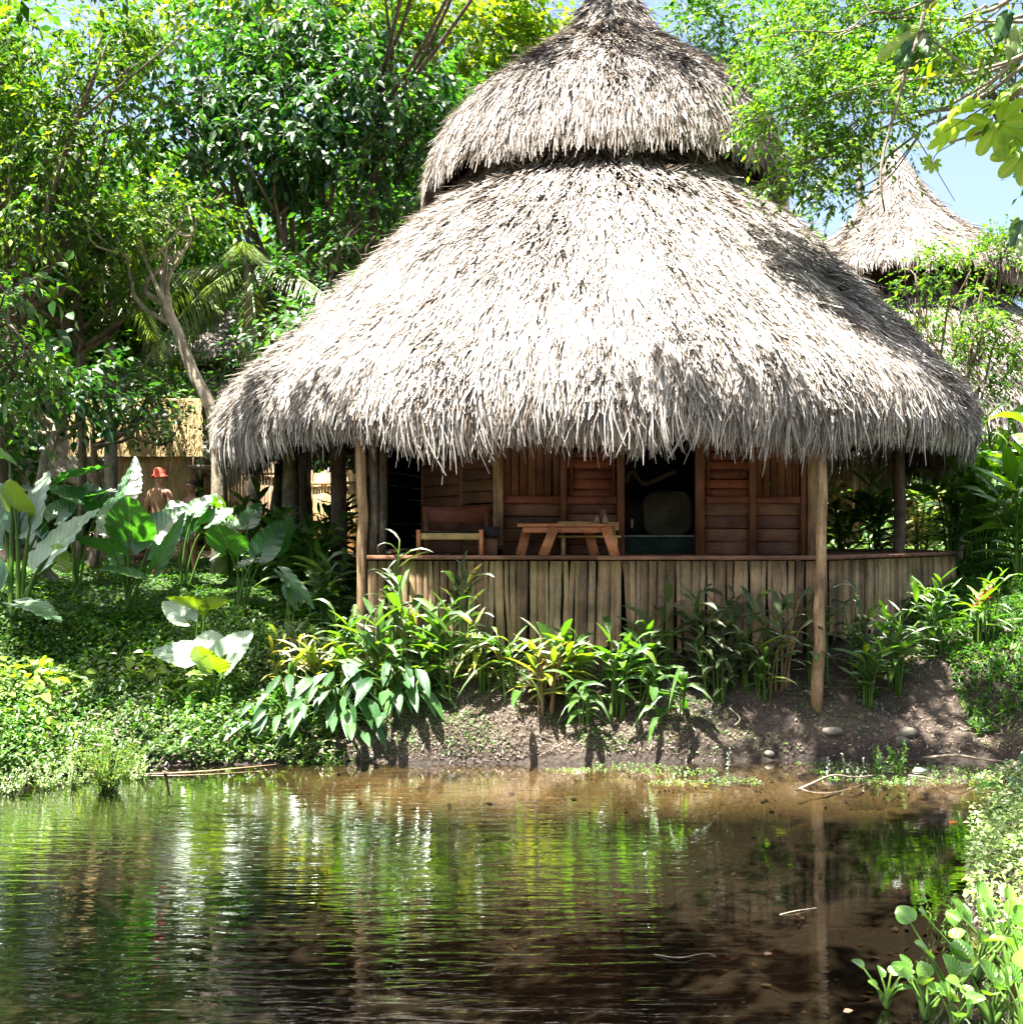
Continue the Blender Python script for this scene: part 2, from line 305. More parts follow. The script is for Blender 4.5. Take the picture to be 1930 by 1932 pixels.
def ground_material():
    m, t, o, N, K = nodes('soil')
    g = N('ShaderNodeNewGeometry'); sx = N('ShaderNodeSeparateXYZ'); K(g.outputs['Position'], sx.inputs[0])
    n1 = N('ShaderNodeTexNoise', i_Scale=1.3, i_Detail=8., i_Roughness=.7); n2 = N('ShaderNodeTexNoise', i_Scale=22., i_Detail=8., i_Roughness=.75)
    n3 = N('ShaderNodeTexVoronoi', i_Scale=16.); mp = N('ShaderNodeMapping'); mp.inputs['Scale'].default_value = (1, 1, 1)
    K(g.outputs['Position'], mp.inputs[0])
    for n in (n1, n2, n3): K(mp.outputs[0], n.inputs['Vector'])
    soil = ramp(N, [(.018, .012, .009), (.05, .036, .027), (.11, .082, .062), (.2, .16, .125)], [0.2, .45, .6, .8])
    mx = N('ShaderNodeMixRGB', n_0=.5); K(n1.outputs[0], mx.inputs[1]); K(n2.outputs[0], mx.inputs[2]); K(mx.outputs[0], soil.inputs[0])
    sand = ramp(N, [(.12, .08, .045), (.30, .22, .125), (.48, .37, .23)], [.25, .5, .75]); K(mx.outputs[0], sand.inputs[0])
    deep = ramp(N, [(.002, .001, .0008), (.009, .0045, .003), (.04, .021, .015)], [.35, .55, .78]); K(mx.outputs[0], deep.inputs[0])
    green = ramp(N, [(.015, .03, .008), (.03, .07, .012), (.07, .12, .02)], [.3, .5, .7]); K(mx.outputs[0], green.inputs[0])
    # underwater: sand on the far shallows, dark silt where it is deep
    a = N('ShaderNodeMapRange', n_1=-.28, n_2=-.10, n_3=0., n_4=1.); K(sx.outputs[2], a.inputs[0])
    m1 = N('ShaderNodeMixRGB'); K(a.outputs[0], m1.inputs[0]); K(deep.outputs[0], m1.inputs[1]); K(sand.outputs[0], m1.inputs[2])
    sy = N('ShaderNodeMapRange', n_1=10.8, n_2=11.8, n_3=0., n_4=1.); K(sx.outputs[1], sy.inputs[0]); sxx = N('ShaderNodeMapRange', n_1=-3.4, n_2=-1.4, n_3=.05, n_4=1.); K(sx.outputs[0], sxx.inputs[0])
    sm = N('ShaderNodeMath', operation='MULTIPLY'); K(sy.outputs[0], sm.inputs[0]); K(sxx.outputs[0], sm.inputs[1]); sm2 = N('ShaderNodeMath', operation='MULTIPLY'); K(sm.outputs[0], sm2.inputs[0]); K(a.outputs[0], sm2.inputs[1]); K(sm2.outputs[0], m1.inputs[0])
    b = N('ShaderNodeMapRange', n_1=-.05, n_2=.0, n_3=0., n_4=1.); K(sx.outputs[2], b.inputs[0])
    m2 = N('ShaderNodeMixRGB'); K(b.outputs[0], m2.inputs[0]); K(m1.outputs[0], m2.inputs[1]); K(soil.outputs[0], m2.inputs[2])
    c = N('ShaderNodeMapRange', n_1=1.25, n_2=1.7, n_3=0., n_4=.85); K(sx.outputs[2], c.inputs[0])
    m3 = N('ShaderNodeMixRGB'); wt = N('ShaderNodeMapRange', n_1=.02, n_2=.22, n_3=.45, n_4=1.); K(sx.outputs[2], wt.inputs[0]); uw = N('ShaderNodeMapRange', n_1=-.06, n_2=-.01, n_3=.55, n_4=0.); K(sx.outputs[2], uw.inputs[0]); ua = N('ShaderNodeMath', operation='ADD'); K(wt.outputs[0], ua.inputs[0]); K(uw.outputs[0], ua.inputs[1]); wt = ua; wh = N('ShaderNodeHueSaturation'); K(wt.outputs[0], wh.inputs['Value']); K(m2.outputs[0], wh.inputs['Color'])
    K(c.outputs[0], m3.inputs[0]); K(wh.outputs[0], m3.inputs[1]); K(green.outputs[0], m3.inputs[2])
    # trodden pale earth on the far side, round the other huts
    e = N('ShaderNodeMapRange', n_1=21., n_2=23., n_3=0., n_4=.8); K(sx.outputs[1], e.inputs[0])
    earth = ramp(N, [(.16, .10, .06), (.34, .24, .16)], [.3, .7]); K(mx.outputs[0], earth.inputs[0])
    m4 = N('ShaderNodeMixRGB'); K(e.outputs[0], m4.inputs[0]); K(m3.outputs[0], m4.inputs[1]); K(earth.outputs[0], m4.inputs[2])
    bp = N('ShaderNodeBump', i_Strength=.9, i_Distance=.05); ad = N('ShaderNodeMath', operation='ADD'); K(n2.outputs[0], ad.inputs[0]); K(n3.outputs[0], ad.inputs[1])
    K(ad.outputs[0], bp.inputs['Height'])
    p = N('ShaderNodeBsdfPrincipled', i_Roughness=.8); p.inputs['Specular IOR Level'].default_value = .3
    K(m4.outputs[0], p.inputs[0]); K(bp.outputs[0], p.inputs['Normal']); K(p.outputs[0], o.inputs[0]); return m
M['soil'] = ground_material()

def water_material():
    m, t, o, N, K = nodes('pond_water')
    g = N('ShaderNodeNewGeometry')
    def waves(sc, rot, dis):
        mp = N('ShaderNodeMapping'); mp.inputs['Scale'].default_value = sc; mp.inputs['Rotation'].default_value = (0, 0, rot)
        K(g.outputs['Position'], mp.inputs[0]); n = N('ShaderNodeTexNoise', i_Scale=1., i_Detail=2., i_Roughness=.5, i_Distortion=dis); K(mp.outputs[0], n.inputs['Vector']); return n
    a = waves((1.7, 9, 1), .08, .9); b = waves((5, 22, 1), -.14, .4)
    ad = N('ShaderNodeMath', operation='MULTIPLY_ADD', n_1=.18); K(b.outputs[0], ad.inputs[0]); K(a.outputs[0], ad.inputs[2])
    sx = N('ShaderNodeSeparateXYZ'); K(g.outputs['Position'], sx.inputs[0])
    bn = N('ShaderNodeTexNoise', i_Scale=.55, i_Detail=3.); K(g.outputs['Position'], bn.inputs['Vector'])
    # the breeze only touches the left of the pond; the right and the far shallows lie calm
    sk = N('ShaderNodeMath', operation='MULTIPLY_ADD', n_1=3.5); K(bn.outputs[0], sk.inputs[0]); K(sx.outputs[0], sk.inputs[2])
    mk = N('ShaderNodeMapRange', n_1=2.2, n_2=4.0, n_3=1., n_4=.12); K(sk.outputs[0], mk.inputs[0])
    mf = N('ShaderNodeMapRange', n_1=10.6, n_2=12.4, n_3=1., n_4=.15); K(sx.outputs[1], mf.inputs[0])
    mm = N('ShaderNodeMath', operation='MULTIPLY'); K(mk.outputs[0], mm.inputs[0]); K(mf.outputs[0], mm.inputs[1])
    st = N('ShaderNodeMath', operation='MULTIPLY', n_1=.26); K(mm.outputs[0], st.inputs[0])
    bp = N('ShaderNodeBump', i_Distance=.028); K(st.outputs[0], bp.inputs['Strength']); K(ad.outputs[0], bp.inputs['Height'])
    tr = N('ShaderNodeBsdfTransparent'); tr.inputs[0].default_value = (.84, .78, .62, 1)
    gl = N('ShaderNodeBsdfGlossy'); gl.inputs['Roughness'].default_value = .015; K(bp.outputs[0], gl.inputs['Normal'])
    fz = N('ShaderNodeFresnel', i_IOR=1.33); K(bp.outputs[0], fz.inputs['Normal'])
    fm = N('ShaderNodeMath', operation='MULTIPLY_ADD', n_1=2.8, n_2=.07); fm.use_clamp = True; K(fz.outputs[0], fm.inputs[0])
    mx = N('ShaderNodeMixShader'); K(fm.outputs[0], mx.inputs[0]); K(tr.outputs[0], mx.inputs[1]); K(gl.outputs[0], mx.inputs[2]); K(mx.outputs[0], o.inputs[0])
    return m
M['water'] = water_material()

# ------------------------------------------------------------------ the ground and the pond
POND = np.array([(-40, 11.0), (-14, 11.3), (-7, 11.7), (-5.6, 11.9), (-4.9, 12.5), (-4.2, 12.9), (-3, 13.0), (-2, 13.1), (-1, 12.95), (0, 12.95), (1.2, 13.05), (2.4, 13.1),
                 (3.6, 13.2), (4.8, 13.25), (5.8, 13.1), (6.5, 12.5), (5.9, 11.8), (5.2, 11.1), (4.45, 10.2), (3.95, 9.5), (3.55, 8.6), (3.2, 7.7), (3.1, 6.8), (3.0, 6.1), (2.8, 5.2), (2.2, 4.6), (-3, 4.3), (-40, 4.0)])
def pond_sd(x, y):
    """signed distance to the pond's edge: positive on land"""
    d = np.full(x.shape, 1e9); inside = np.zeros(x.shape, bool); n = len(POND)
    for i in range(n):
        ax, ay = POND[i]; bx, by = POND[(i + 1) % n]; ex, ey = bx - ax, by - ay
        t = np.clip(((x - ax) * ex + (y - ay) * ey) / (ex * ex + ey * ey), 0, 1)
        d = np.minimum(d, np.hypot(x - ax - t * ex, y - ay - t * ey))
        c = ((ay > y) != (by > y)) & (x < (bx - ax) * (y - ay) / (by - ay + 1e-12) + ax); inside ^= c
    return np.where(inside, -d, d)
def ground_z(x, y):
    x = np.atleast_1d(np.asarray(x, float)); y = np.atleast_1d(np.asarray(y, float))
    s = pond_sd(x, y) + (vnoise(x * 1.7, y * 1.7, 3) - .5) * .16
    far = np.interp(s, [0, .12, .3, .55, 1.2, 2.2, 3.2, 4.8, 7.5, 12, 40, 200], [0, .20, .38, .56, 1.08, 1.4, 1.65, 1.95, 2.12, 2.2, 2.6, 3.5])
    lft = np.interp(s, [0, .12, .6, 1.5, 3, 4.8, 7.5, 12, 40, 200], [0, .06, .3, .8, 1.45, 1.92, 2.12, 2.2, 2.6, 3.5])
    k = np.clip((x + 2.9) / 1.3, 0, 1); land = lft * (1 - k) + far * k
    near = np.interp(s, [0, .1, .5, 1.5, 4, 100], [0, .1, .28, .6, 1.1, 1.4])
    kk = np.clip((y - 11.2) / 1.2, 0, 1); land = near * (1 - kk) + land * kk
    dep = -s
    bedf = np.interp(dep, [0, .1, 1.0, 1.5, 2.3, 4, 50], [0, .04, .10, .20, .45, .62, .7])
    bedn = np.interp(dep, [0, .1, .5, 2., 3.5, 50], [0, .10, .2, .32, .6, .7])
    bk = np.clip((y - 9.5) / 1.5, 0, 1); bed = -(bedn * (1 - bk) + bedf * bk)
    lump = (vnoise(x * .9, y * .9, 1) - .5) * .12 + (vnoise(x * 3.1, y * 3.1, 2) - .5) * .14 + (vnoise(x * 9, y * 9, 5) - .5) * .075 + (vnoise(x * 22, y * 22, 6) - .5) * .018
    amp = np.where(s > 0, np.clip(s * 3, 0.15, 1), np.clip(-s * 2, 0.1, 1) * .8)
    return np.where(s > 0, land, bed) + lump * amp
def gz(x, y): return float(ground_z(x, y)[0])

xs = np.concatenate([np.linspace(-300, -20, 14)[:-1], np.linspace(-20, -7.5, 40)[:-1], np.linspace(-7.5, 8, 230)[:-1], np.linspace(8, 22, 40)[:-1], np.linspace(22, 300, 14)])
ys = np.concatenate([np.linspace(-60, -5, 12)[:-1], np.linspace(-5, 5, 30)[:-1], np.linspace(5, 16, 200)[:-1], np.linspace(16, 30, 90)[:-1], np.linspace(30, 60, 30)[:-1], np.linspace(60, 500, 14)])
gx, gy = np.meshgrid(xs, ys); gzv = ground_z(gx.ravel(), gy.ravel())
nx, ny = len(xs), len(ys); i = np.arange(ny - 1)[:, None] * nx + np.arange(nx - 1)[None]
g = Geo().add(np.stack([gx.ravel(), gy.ravel(), gzv], 1), np.stack([i, i + 1, i + nx + 1, i + nx], -1).reshape(-1, 4))
tag(g.build('ground', M['soil'], smooth=True), 'brown earth bank and pond bed', kind='structure')
wx = np.linspace(-40, 7, 24); wy = np.linspace(3.8, 13.6, 12); a_, b_ = np.meshgrid(wx, wy); i = np.arange(11)[:, None] * 24 + np.arange(23)[None]
g = Geo().add(np.stack([a_.ravel(), b_.ravel(), np.zeros(a_.size)], 1), np.stack([i, i + 1, i + 25, i + 24], -1).reshape(-1, 4))
tag(g.build('water', M['water']), 'brown pond water with ripples', kind='structure')

# ------------------------------------------------------------------ thatched roofs
ROOF_C = np.array((1.34, 19.6, 0)); APEX_DX = .52
LOW = [(6.36, 4.35), (6.33, 4.6), (6.16, 4.95), (5.68, 5.45), (4.98, 6.2), (4.38, 6.85), (3.76, 7.5), (3.2, 8.05), (2.78, 8.45), (2.5, 8.85), (2.3, 9.1)]
CAP2 = [(3.4, 8.98), (3.2, 9.25), (2.72, 9.65), (2.14, 10.08), (1.6, 10.55), (1.15, 11.05), (.8, 11.55), (.5, 12.1), (.28, 12.6), (.1, 13.1)]
CAP = [(3.16, 8.8), (3.06, 9.15), (2.92, 9.55), (2.66, 9.95), (2.28, 10.3), (1.84, 10.65), (1.40, 10.98), (1.02, 11.3), (.72, 11.65), (.47, 12.05), (.28, 12.5), (.15, 12.9), (.08, 13.3)]
def prof_at(prof, s):
    p = np.array(prof); seg = np.hypot(*np.diff(p, axis=0).T); cum = np.concatenate([[0], np.cumsum(seg)]); tot = cum[-1]
    return np.interp(s * tot, cum, p[:, 0]), np.interp(s * tot, cum, p[:, 1]), tot
def cen_x(z): return np.interp(z, [4, 13], [0, APEX_DX])
def thatch(prof, n_front, n_back, fringe, lmin, lmax, zlow, name, parent, seed, hang=.55, lift=0.):
    r = np.random.default_rng(seed); core = Geo(); na = 96; ss = np.linspace(0, 1, 26)
    R_, Z_, tot = prof_at(prof, ss); a = np.linspace(0, 2 * math.pi, na, endpoint=False)
    Rr = (R_[:, None] - .08) * (1 + .012 * np.sin(a * 5 + 1)[None])
    V = np.stack([cen_x(Z_)[:, None] + Rr * np.cos(a), Rr * np.sin(a), np.broadcast_to(Z_[:, None], Rr.shape)], -1)
    inner = V[0].copy(); inner[:, :2] *= .86; inner[:, 2] += .35; hub = V[6].copy(); hub[:, :2] *= .93; hub[:, 2] += -.25
    V = np.concatenate([hub[None], inner[None], V]); m = len(V); i = np.arange(m - 1)[:, None] * na; j = np.arange(na)[None]; j2 = (j + 1) % na
    core.add(V, np.stack([i + j, i + j2, i + na + j2, i + na + j], -1).reshape(-1, 4))
    # laid strips
    n = n_front + n_back; az = np.concatenate([r.uniform(-math.pi * 1.08, math.pi * .08, n_front), r.uniform(.1, math.pi - .1, n_back)])
    s0 = 1 - np.sqrt(r.uniform(0, 1, n) * (1 - .03)) if True else 0
    s = np.clip(s0, 0.0, 1) 
    r0, z0, tot = prof_at(prof, s)
    L = r.uniform(lmin, lmax, n); r1, z1, _ = prof_at(prof, s - L / tot)
    tuft = vnoise(az * 14, s * 9, seed)                        # bundles lifted more than others
    lift0 = r.uniform(0, .03, n); lift1 = r.uniform(.02, .07, n) + .16 * np.clip(tuft - .5, 0, 1) + .10 * (vnoise(az * 5, s * 4, seed + 31) - .5) + np.where(r.random(n) < .05, r.uniform(.05, .14, n), 0)
    k = 4; V = np.zeros((n, k, 2, 3)); W = np.where(r.random(n) < .16, r.uniform(.016, .032, n), r.uniform(.006, .015, n)); tw = r.normal(0, .4, n); sk = r.normal(0, .10, n)
    for q in range(k):
        t = q / (k - 1); rr, zz, _ = prof_at(prof, np.clip(s - L * t / tot, -1, 1))
        over = np.clip(L * t - s * tot, 0, 9)                   # past the eave: hang down
        rr = rr + lift0 * (1 - t) + lift1 * t ** 1.5 + over * .05; zz = zz - over * .97 + (lift0 * (1 - t) + lift1 * t) * .6
        aa = az + sk * L * t / np.maximum(rr, .4) * 1.5 + .02 * np.sin(t * 3 + tuft * 20) / np.maximum(rr, .5)
        hw = W * (1 - .65 * t); ca, sa = np.cos(aa), np.sin(aa)
        c = np.stack([cen_x(zz) + rr * ca, rr * sa, zz], -1)
        side = np.stack([-sa * np.cos(tw) + ca * np.sin(tw) * .5, ca * np.cos(tw) + sa * np.sin(tw) * .5, .4 * np.sin(tw)], -1)
        V[:, q, 0] = c - side * hw[:, None]; V[:, q, 1] = c + side * hw[:, None]
    b = (np.arange(n) * k * 2)[:, None]; f = np.concatenate([np.stack([b[:, 0] + 2 * q, b[:, 0] + 2 * q + 1, b[:, 0] + 2 * q + 3, b[:, 0] + 2 * q + 2], -1) for q in range(k - 1)])
    st = Geo().add(V, f)
    # fringe hanging at the eave, in layers, scalloped in bunches
    n = fringe; az = np.where(r.random(n) < .8, r.uniform(-math.pi * 1.08, math.pi * .08, n), r.uniform(0, math.pi, n))
    lay = r.random(n); z0 = prof[0][1] + .05 + lay * .75 * hang; r0 = np.interp(z0, [p[1] for p in prof[:5]], [p[0] for p in prof[:5]])
    r0 = r0 - .12 + r.uniform(-.05, .16, n)
    bunch = vnoise(az * 9, lay * 2.5, seed + 3); bunch2 = vnoise(az * 26, lay * 5, seed + 9)
    front = np.clip(-np.sin(az), 0, 1) ** 3 * (1 if hang < .6 else 1.3); big = vnoise(az * 3.2 + 4, az * 0, seed + 20)
    low = zlow + .26 * front * min(hang, .6) + (.95 * hang) * (big - .45) + (.6 * hang) * (1 - bunch) * .8 + .3 * bunch2 * hang + r.uniform(-.15, .35, n) * hang + lay * .45 * hang
    LOWZ = low; W = r.uniform(.005, .015, n); tw = r.normal(0, .6, n); k = 5; V = np.zeros((n, k, 2, 3)); dr = r.normal(0, .07, n); lean = r.normal(0, .12, n) + (bunch2 - .5) * .3; low = low - np.where(r.random(n) < .03, .2, 0) + lift * np.clip(-np.sin(az), 0, 1) ** 4 * (.55 + .9 * vnoise(az * 5 + 2, az * 0, seed + 44)); L = np.maximum(z0 - low, .22)
    for q in range(k):
        t = q / (k - 1); rr = r0 + .16 * np.sqrt(t) * L + lean * L * t * .4 - .12 * L * t * t; zz = z0 - L * t
        aa = az + (dr * t + (bunch - .5) * .05 * t + .012 * np.sin(t * 6 + az * 50)) * (3. / np.maximum(r0, .5)) * L ; ca, sa = np.cos(aa), np.sin(aa); hw = W * (1 - .75 * t * t)
        c = np.stack([cen_x(zz) + rr * ca, rr * sa, zz], -1)
        side = np.stack([-sa * np.cos(tw) + ca * np.sin(tw), ca * np.cos(tw) + sa * np.sin(tw), 0 * sa], -1)
        V[:, q, 0] = c - side * hw[:, None]; V[:, q, 1] = c + side * hw[:, None]
    b = np.arange(n) * k * 2; f = np.concatenate([np.stack([b + 2 * q, b + 2 * q + 1, b + 2 * q + 3, b + 2 * q + 2], -1) for q in range(k - 1)])
    st.add(V, f)
    G = Geo(); G.merge(st, 0); G.merge(core, 1)
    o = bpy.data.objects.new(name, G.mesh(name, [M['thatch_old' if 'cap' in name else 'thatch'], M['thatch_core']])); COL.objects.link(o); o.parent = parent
    o.location = (0, 0, -1.4); return o

# ------------------------------------------------------------------ the main hut
HX, HYY = float(ROOF_C[0]), float(ROOF_C[1])
hut = thing('thatched_hut', 'large wooden hut with two-tier thatched roof above the pond bank', 'hut', (HX, HYY, 1.4))
hut['_loc'] = [HX, HYY, 1.4]
thatch(LOW, 90000, 9000, 20000, .18, .48, 3.48, 'roof', hut, 5)
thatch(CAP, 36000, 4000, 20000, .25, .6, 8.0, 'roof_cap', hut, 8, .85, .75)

FZ = 2.41; YD = 14.3; YW = 15.5
def wx_(px, Y): return (px - CX) / F * Y
DL, DR = wx_(693, YD), wx_(1560, YD); DE = (wx_(1800, 17.2), 17.2)
# deck floor: boards running away from the viewer
g = Geo(); x = DL + .03
poly_r = lambda xx: 19.5
while x < 6.9:
    w_ = rng.uniform(.13, .17); y0 = YD + .03 if x < DR else YD + .05 + (x - DR) / (DE[0] - DR) * (DE[1] - YD)
    y1 = 20.5
    if y1 - y0 > .2: V, f = box((x + w_ / 2, (y0 + y1) / 2, FZ - .02 + rng.normal(0, .002)), (w_ - .008, y1 - y0, .035)); g.add(V, f)
    x += w_
g.build('deck_floor', M['wood_dark'], hut)
# rim boards
def along(p0, p1):
    p0 = np.array(p0, float); p1 = np.array(p1, float); d = p1 - p0; L = np.linalg.norm(d); d = d / L
    return p0, d, L, np.array([[d[0], d[1], 0], [-d[1], d[0], 0], [0, 0, 1]])
corners = [(DL, YD), (DR, YD), DE, (6.94, 20.5)]
for k in range(3):
    p0, d, L, ax = along(corners[k], corners[k + 1]); g = Geo(); n = max(1, int(L / 2.4))
    for q in range(n):
        c = p0 + d * (L * (q + .5) / n); V, f = bevelled((c[0], c[1], FZ - .012 + rng.normal(0, .003)), (L / n - .004, .07, .055), .008, ax, .003); g.add(V, f)
    g.build('rim_board', M['rim'], hut)
# skirt of upright half-log slats
for k in range(3):
    p0, d, L, ax = along(corners[k], corners[k + 1]); g = Geo(); s = .02
    while s < L - .02:
        w_ = min(rng.choice([.06, .08, .10, .12, .15], p=[.15, .3, .3, .15, .1]) * rng.uniform(.85, 1.2), L - s); c = p0 + d * (s + w_ / 2); zb = 1.2 + rng.uniform(-.05, .07) + .16 * (k > 0)
        top = FZ - .055; lean = rng.normal(0, .018); m = 6
        zz = np.linspace(zb, top, m); th = np.linspace(-1, 1, 7); prof = np.sqrt(np.maximum(0, 1 - th ** 2)) * rng.uniform(.12, .3) * w_ + .008
        V = np.zeros((m, 8, 3))
        wob = np.cumsum(rng.normal(0, .004, m)); wd = w_ * (1 + rng.normal(0, .05, m)) * .50
        for a in range(m):
            base = np.array([c[0], c[1]]) + d * (lean * (zz[a] - top) + wob[a]) ; out = np.array([d[1], -d[0]])
            for b in range(7): q_ = base + d * th[b] * wd[a] + out * prof[b]; V[a, b] = (q_[0], q_[1], zz[a] + (.012 * rng.normal() if a == 0 else 0))
            q_ = base - out * .02; V[a, 7] = (q_[0], q_[1], zz[a])
        i = np.arange(m - 1)[:, None] * 8; j = np.arange(8)[None]; j2 = (j + 1) % 8
        g.add(V, [np.stack([i + j, i + j2, i + 8 + j2, i + 8 + j], -1).reshape(-1, 4), np.array([list(range(8)), list(range(m * 8 - 1, m * 8 - 9, -1))])])
        s += w_ + rng.choice([-.003, .001, .009], p=[.5, .38, .12])
    g.build('slat_skirt', M['slat'], hut)
# floor joists and piles under the deck
for px, Y in ((760, 14.9), (1010, 14.9), (1270, 14.9), (1520, 14.9), (1640, 16.8), (900, 18.5), (1400, 18.5)):
    x = wx_(px, Y); b = gz(x, Y) - .2
    V, f, u = tube([(x, Y, b), (x + .02, Y, 2.37)], [.09, .08], 9, wob=.06); Geo().add(V, f, 0, u).build('pile', M['bark'], hut)

# walls
def zof(py, Y=YW): return EYE - (py - HY) / F * Y
def wall_panel(x0, x1, z0, z1, kind, n, mat, name='wall_panel', Y=YW, ax=None, org=None, dep=.03):
    """boards in a rectangle; local axes (along, out, up)"""
    g = Geo(); 
    for k in range(n):
        if kind == 'h':
            a0 = z0 + (z1 - z0) * k / n; a1 = z0 + (z1 - z0) * (k + 1) / n; c = ((x0 + x1) / 2, rng.uniform(-.008, .008), (a0 + a1) / 2); s = (x1 - x0, dep, a1 - a0 - rng.uniform(.004, .012))
        else:
            a0 = x0 + (x1 - x0) * k / n; a1 = x0 + (x1 - x0) * (k + 1) / n; c = ((a0 + a1) / 2, rng.uniform(-.008, .008), (z0 + z1) / 2); s = (a1 - a0 - rng.uniform(.006, .018), dep, z1 - z0)
        V, f = bevelled(c, s, .007, None, .003)
        if ax is None: V = V + np.array((0, Y, 0))
        else: V = V @ ax + org
        g.add(V, f)
    return g.build(name, mat, hut)
X = lambda px: wx_(px, YW)
TOPZ = 5.2
# panel left of the door
wall_panel(X(948), X(1058), zof(942), TOPZ, 'v', 7, M['wood_redv'])
wall_panel(X(1068), X(1163), zof(942), TOPZ, 'h', 14, M['wood_red'])
wall_panel(X(948), X(1058), FZ, zof(950), 'h', 4, M['wood_dark'])
wall_panel(X(1068), X(1163), FZ, zof(950), 'h', 5, M['wood_dark'])
# panel right of the door
wall_panel(X(1328), X(1412), zof(940), TOPZ, 'h', 15, M['wood_red'])
wall_panel(X(1424), X(1508), zof(940), TOPZ, 'v', 6, M['wood_redv'])
wall_panel(X(1328), X(1412), FZ, zof(948), 'h', 4, M['wood_dark'])
wall_panel(X(1424), X(1508), FZ, zof(948), 'h', 4, M['wood_dark'])
def stick(x0, x1, z0, z1, mat, name, y=YW - .04, d=.06):
    V, f = bevelled(((x0 + x1) / 2, y, (z0 + z1) / 2), (x1 - x0, d, z1 - z0), .008, None, .002); return Geo().add(V, f).build(name, mat, hut)
stick(X(931), X(950), zof(1030), TOPZ, M['yellow'] if 0 else M['post'], 'corner_board', YW - .09, .07)
for a, b in ((1057, 1069), (1411, 1424)): stick(X(a), X(b), FZ, TOPZ, M['wood_redv'], 'wall_stile', YW - .03, .08)
stick(X(950.5), X(1056), zof(951), zof(936), M['wood_red'], 'wall_rail', YW - .035, .09)
stick(X(1070), X(1162), zof(951), zof(937), M['wood_red'], 'wall_rail', YW - .035, .09)
stick(X(1330), X(1410), zof(950), zof(937), M['wood_red'], 'wall_rail', YW - .035, .09)
stick(X(1425), X(1506), zof(950), zof(937), M['wood_red'], 'wall_rail', YW - .035, .09)
for a in (1078, 1156, 1335, 1502): stick(X(a - 2), X(a + 2), zof(934), TOPZ, M['wood_redv'], 'batten', YW - .035, .03)
for a, b in ((1163, 1177), (1310, 1327)): stick(X(a), X(b), FZ, TOPZ - .05, M['wood_redv'], 'door_frame', YW - .02, .12)
stick(X(1508), X(1518), FZ, TOPZ, M['wood_redv'], 'wall_stile', YW - .03, .08)
stick(X(1520), X(1538), FZ, TOPZ, M['post'], 'corner_board', YW - .05, .10)
stick(X(1178), X(1309), zof(790), TOPZ, M['wood_red'], 'door_lintel', YW + .01, .06)
# left side wall, running back
def wallframe(p0, p1):
    p0 = np.array([*p0, 0.]); d = np.array([*p1, 0.]) - p0; L = np.linalg.norm(d); d /= L; return np.array([d, [-d[1], d[0], 0], [0, 0, 1]]), p0, L
ax, og, L = wallframe((X(938), YW), (wx_(797, 17.8), 17.8))
wall_panel(.12, L * .42, FZ, zof(950), 'h', 5, M['wood_dark'], ax=ax, org=og); wall_panel(.12, L * .42, zof(948), TOPZ, 'h', 12, M['wood_dark'], ax=ax, org=og)
wall_panel(L * .46, L * .97, FZ, TOPZ, 'h', 16, M['wood_dark'], ax=ax, org=og)
for t in (.44, .985):
    V, f = bevelled((L * t, -.03, (FZ + TOPZ) / 2), (.09, .1, TOPZ - FZ), .008); Geo().add(V @ ax + og, f).build('wall_stile', M['wood_redv'], hut)
# lattice strip next to the corner
g = Geo()
for k in range(26): V, f = box((.06, -.05, 3.2 + k * .07), (.10, .012, .03)); g.add(V @ ax + og, f)
g.build('lattice_strip', M['wood_redv'], hut)
# far part of the left side: dark doorway between two boards, wall behind
ax, og, L = wallframe((wx_(797, 17.8) - .06, 17.88), (wx_(716, 19.3), 19.3))
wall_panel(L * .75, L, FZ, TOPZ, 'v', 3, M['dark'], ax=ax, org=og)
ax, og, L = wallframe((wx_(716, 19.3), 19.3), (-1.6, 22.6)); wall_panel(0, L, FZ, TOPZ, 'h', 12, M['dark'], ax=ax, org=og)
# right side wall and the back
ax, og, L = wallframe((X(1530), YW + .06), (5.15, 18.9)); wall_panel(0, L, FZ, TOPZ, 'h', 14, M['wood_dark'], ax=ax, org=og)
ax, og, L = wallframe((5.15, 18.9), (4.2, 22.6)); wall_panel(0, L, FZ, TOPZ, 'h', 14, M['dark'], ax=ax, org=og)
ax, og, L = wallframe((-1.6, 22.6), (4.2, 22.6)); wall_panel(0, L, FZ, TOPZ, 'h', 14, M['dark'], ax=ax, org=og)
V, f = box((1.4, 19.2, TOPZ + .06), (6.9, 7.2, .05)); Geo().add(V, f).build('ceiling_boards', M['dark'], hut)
# inner partition behind the bed, loft dark
V, f = box((2.1, 18.2, 3.8), (2.6, .05, 2.7)); Geo().add(V, f).build('inner_partition', M['dark'], hut)
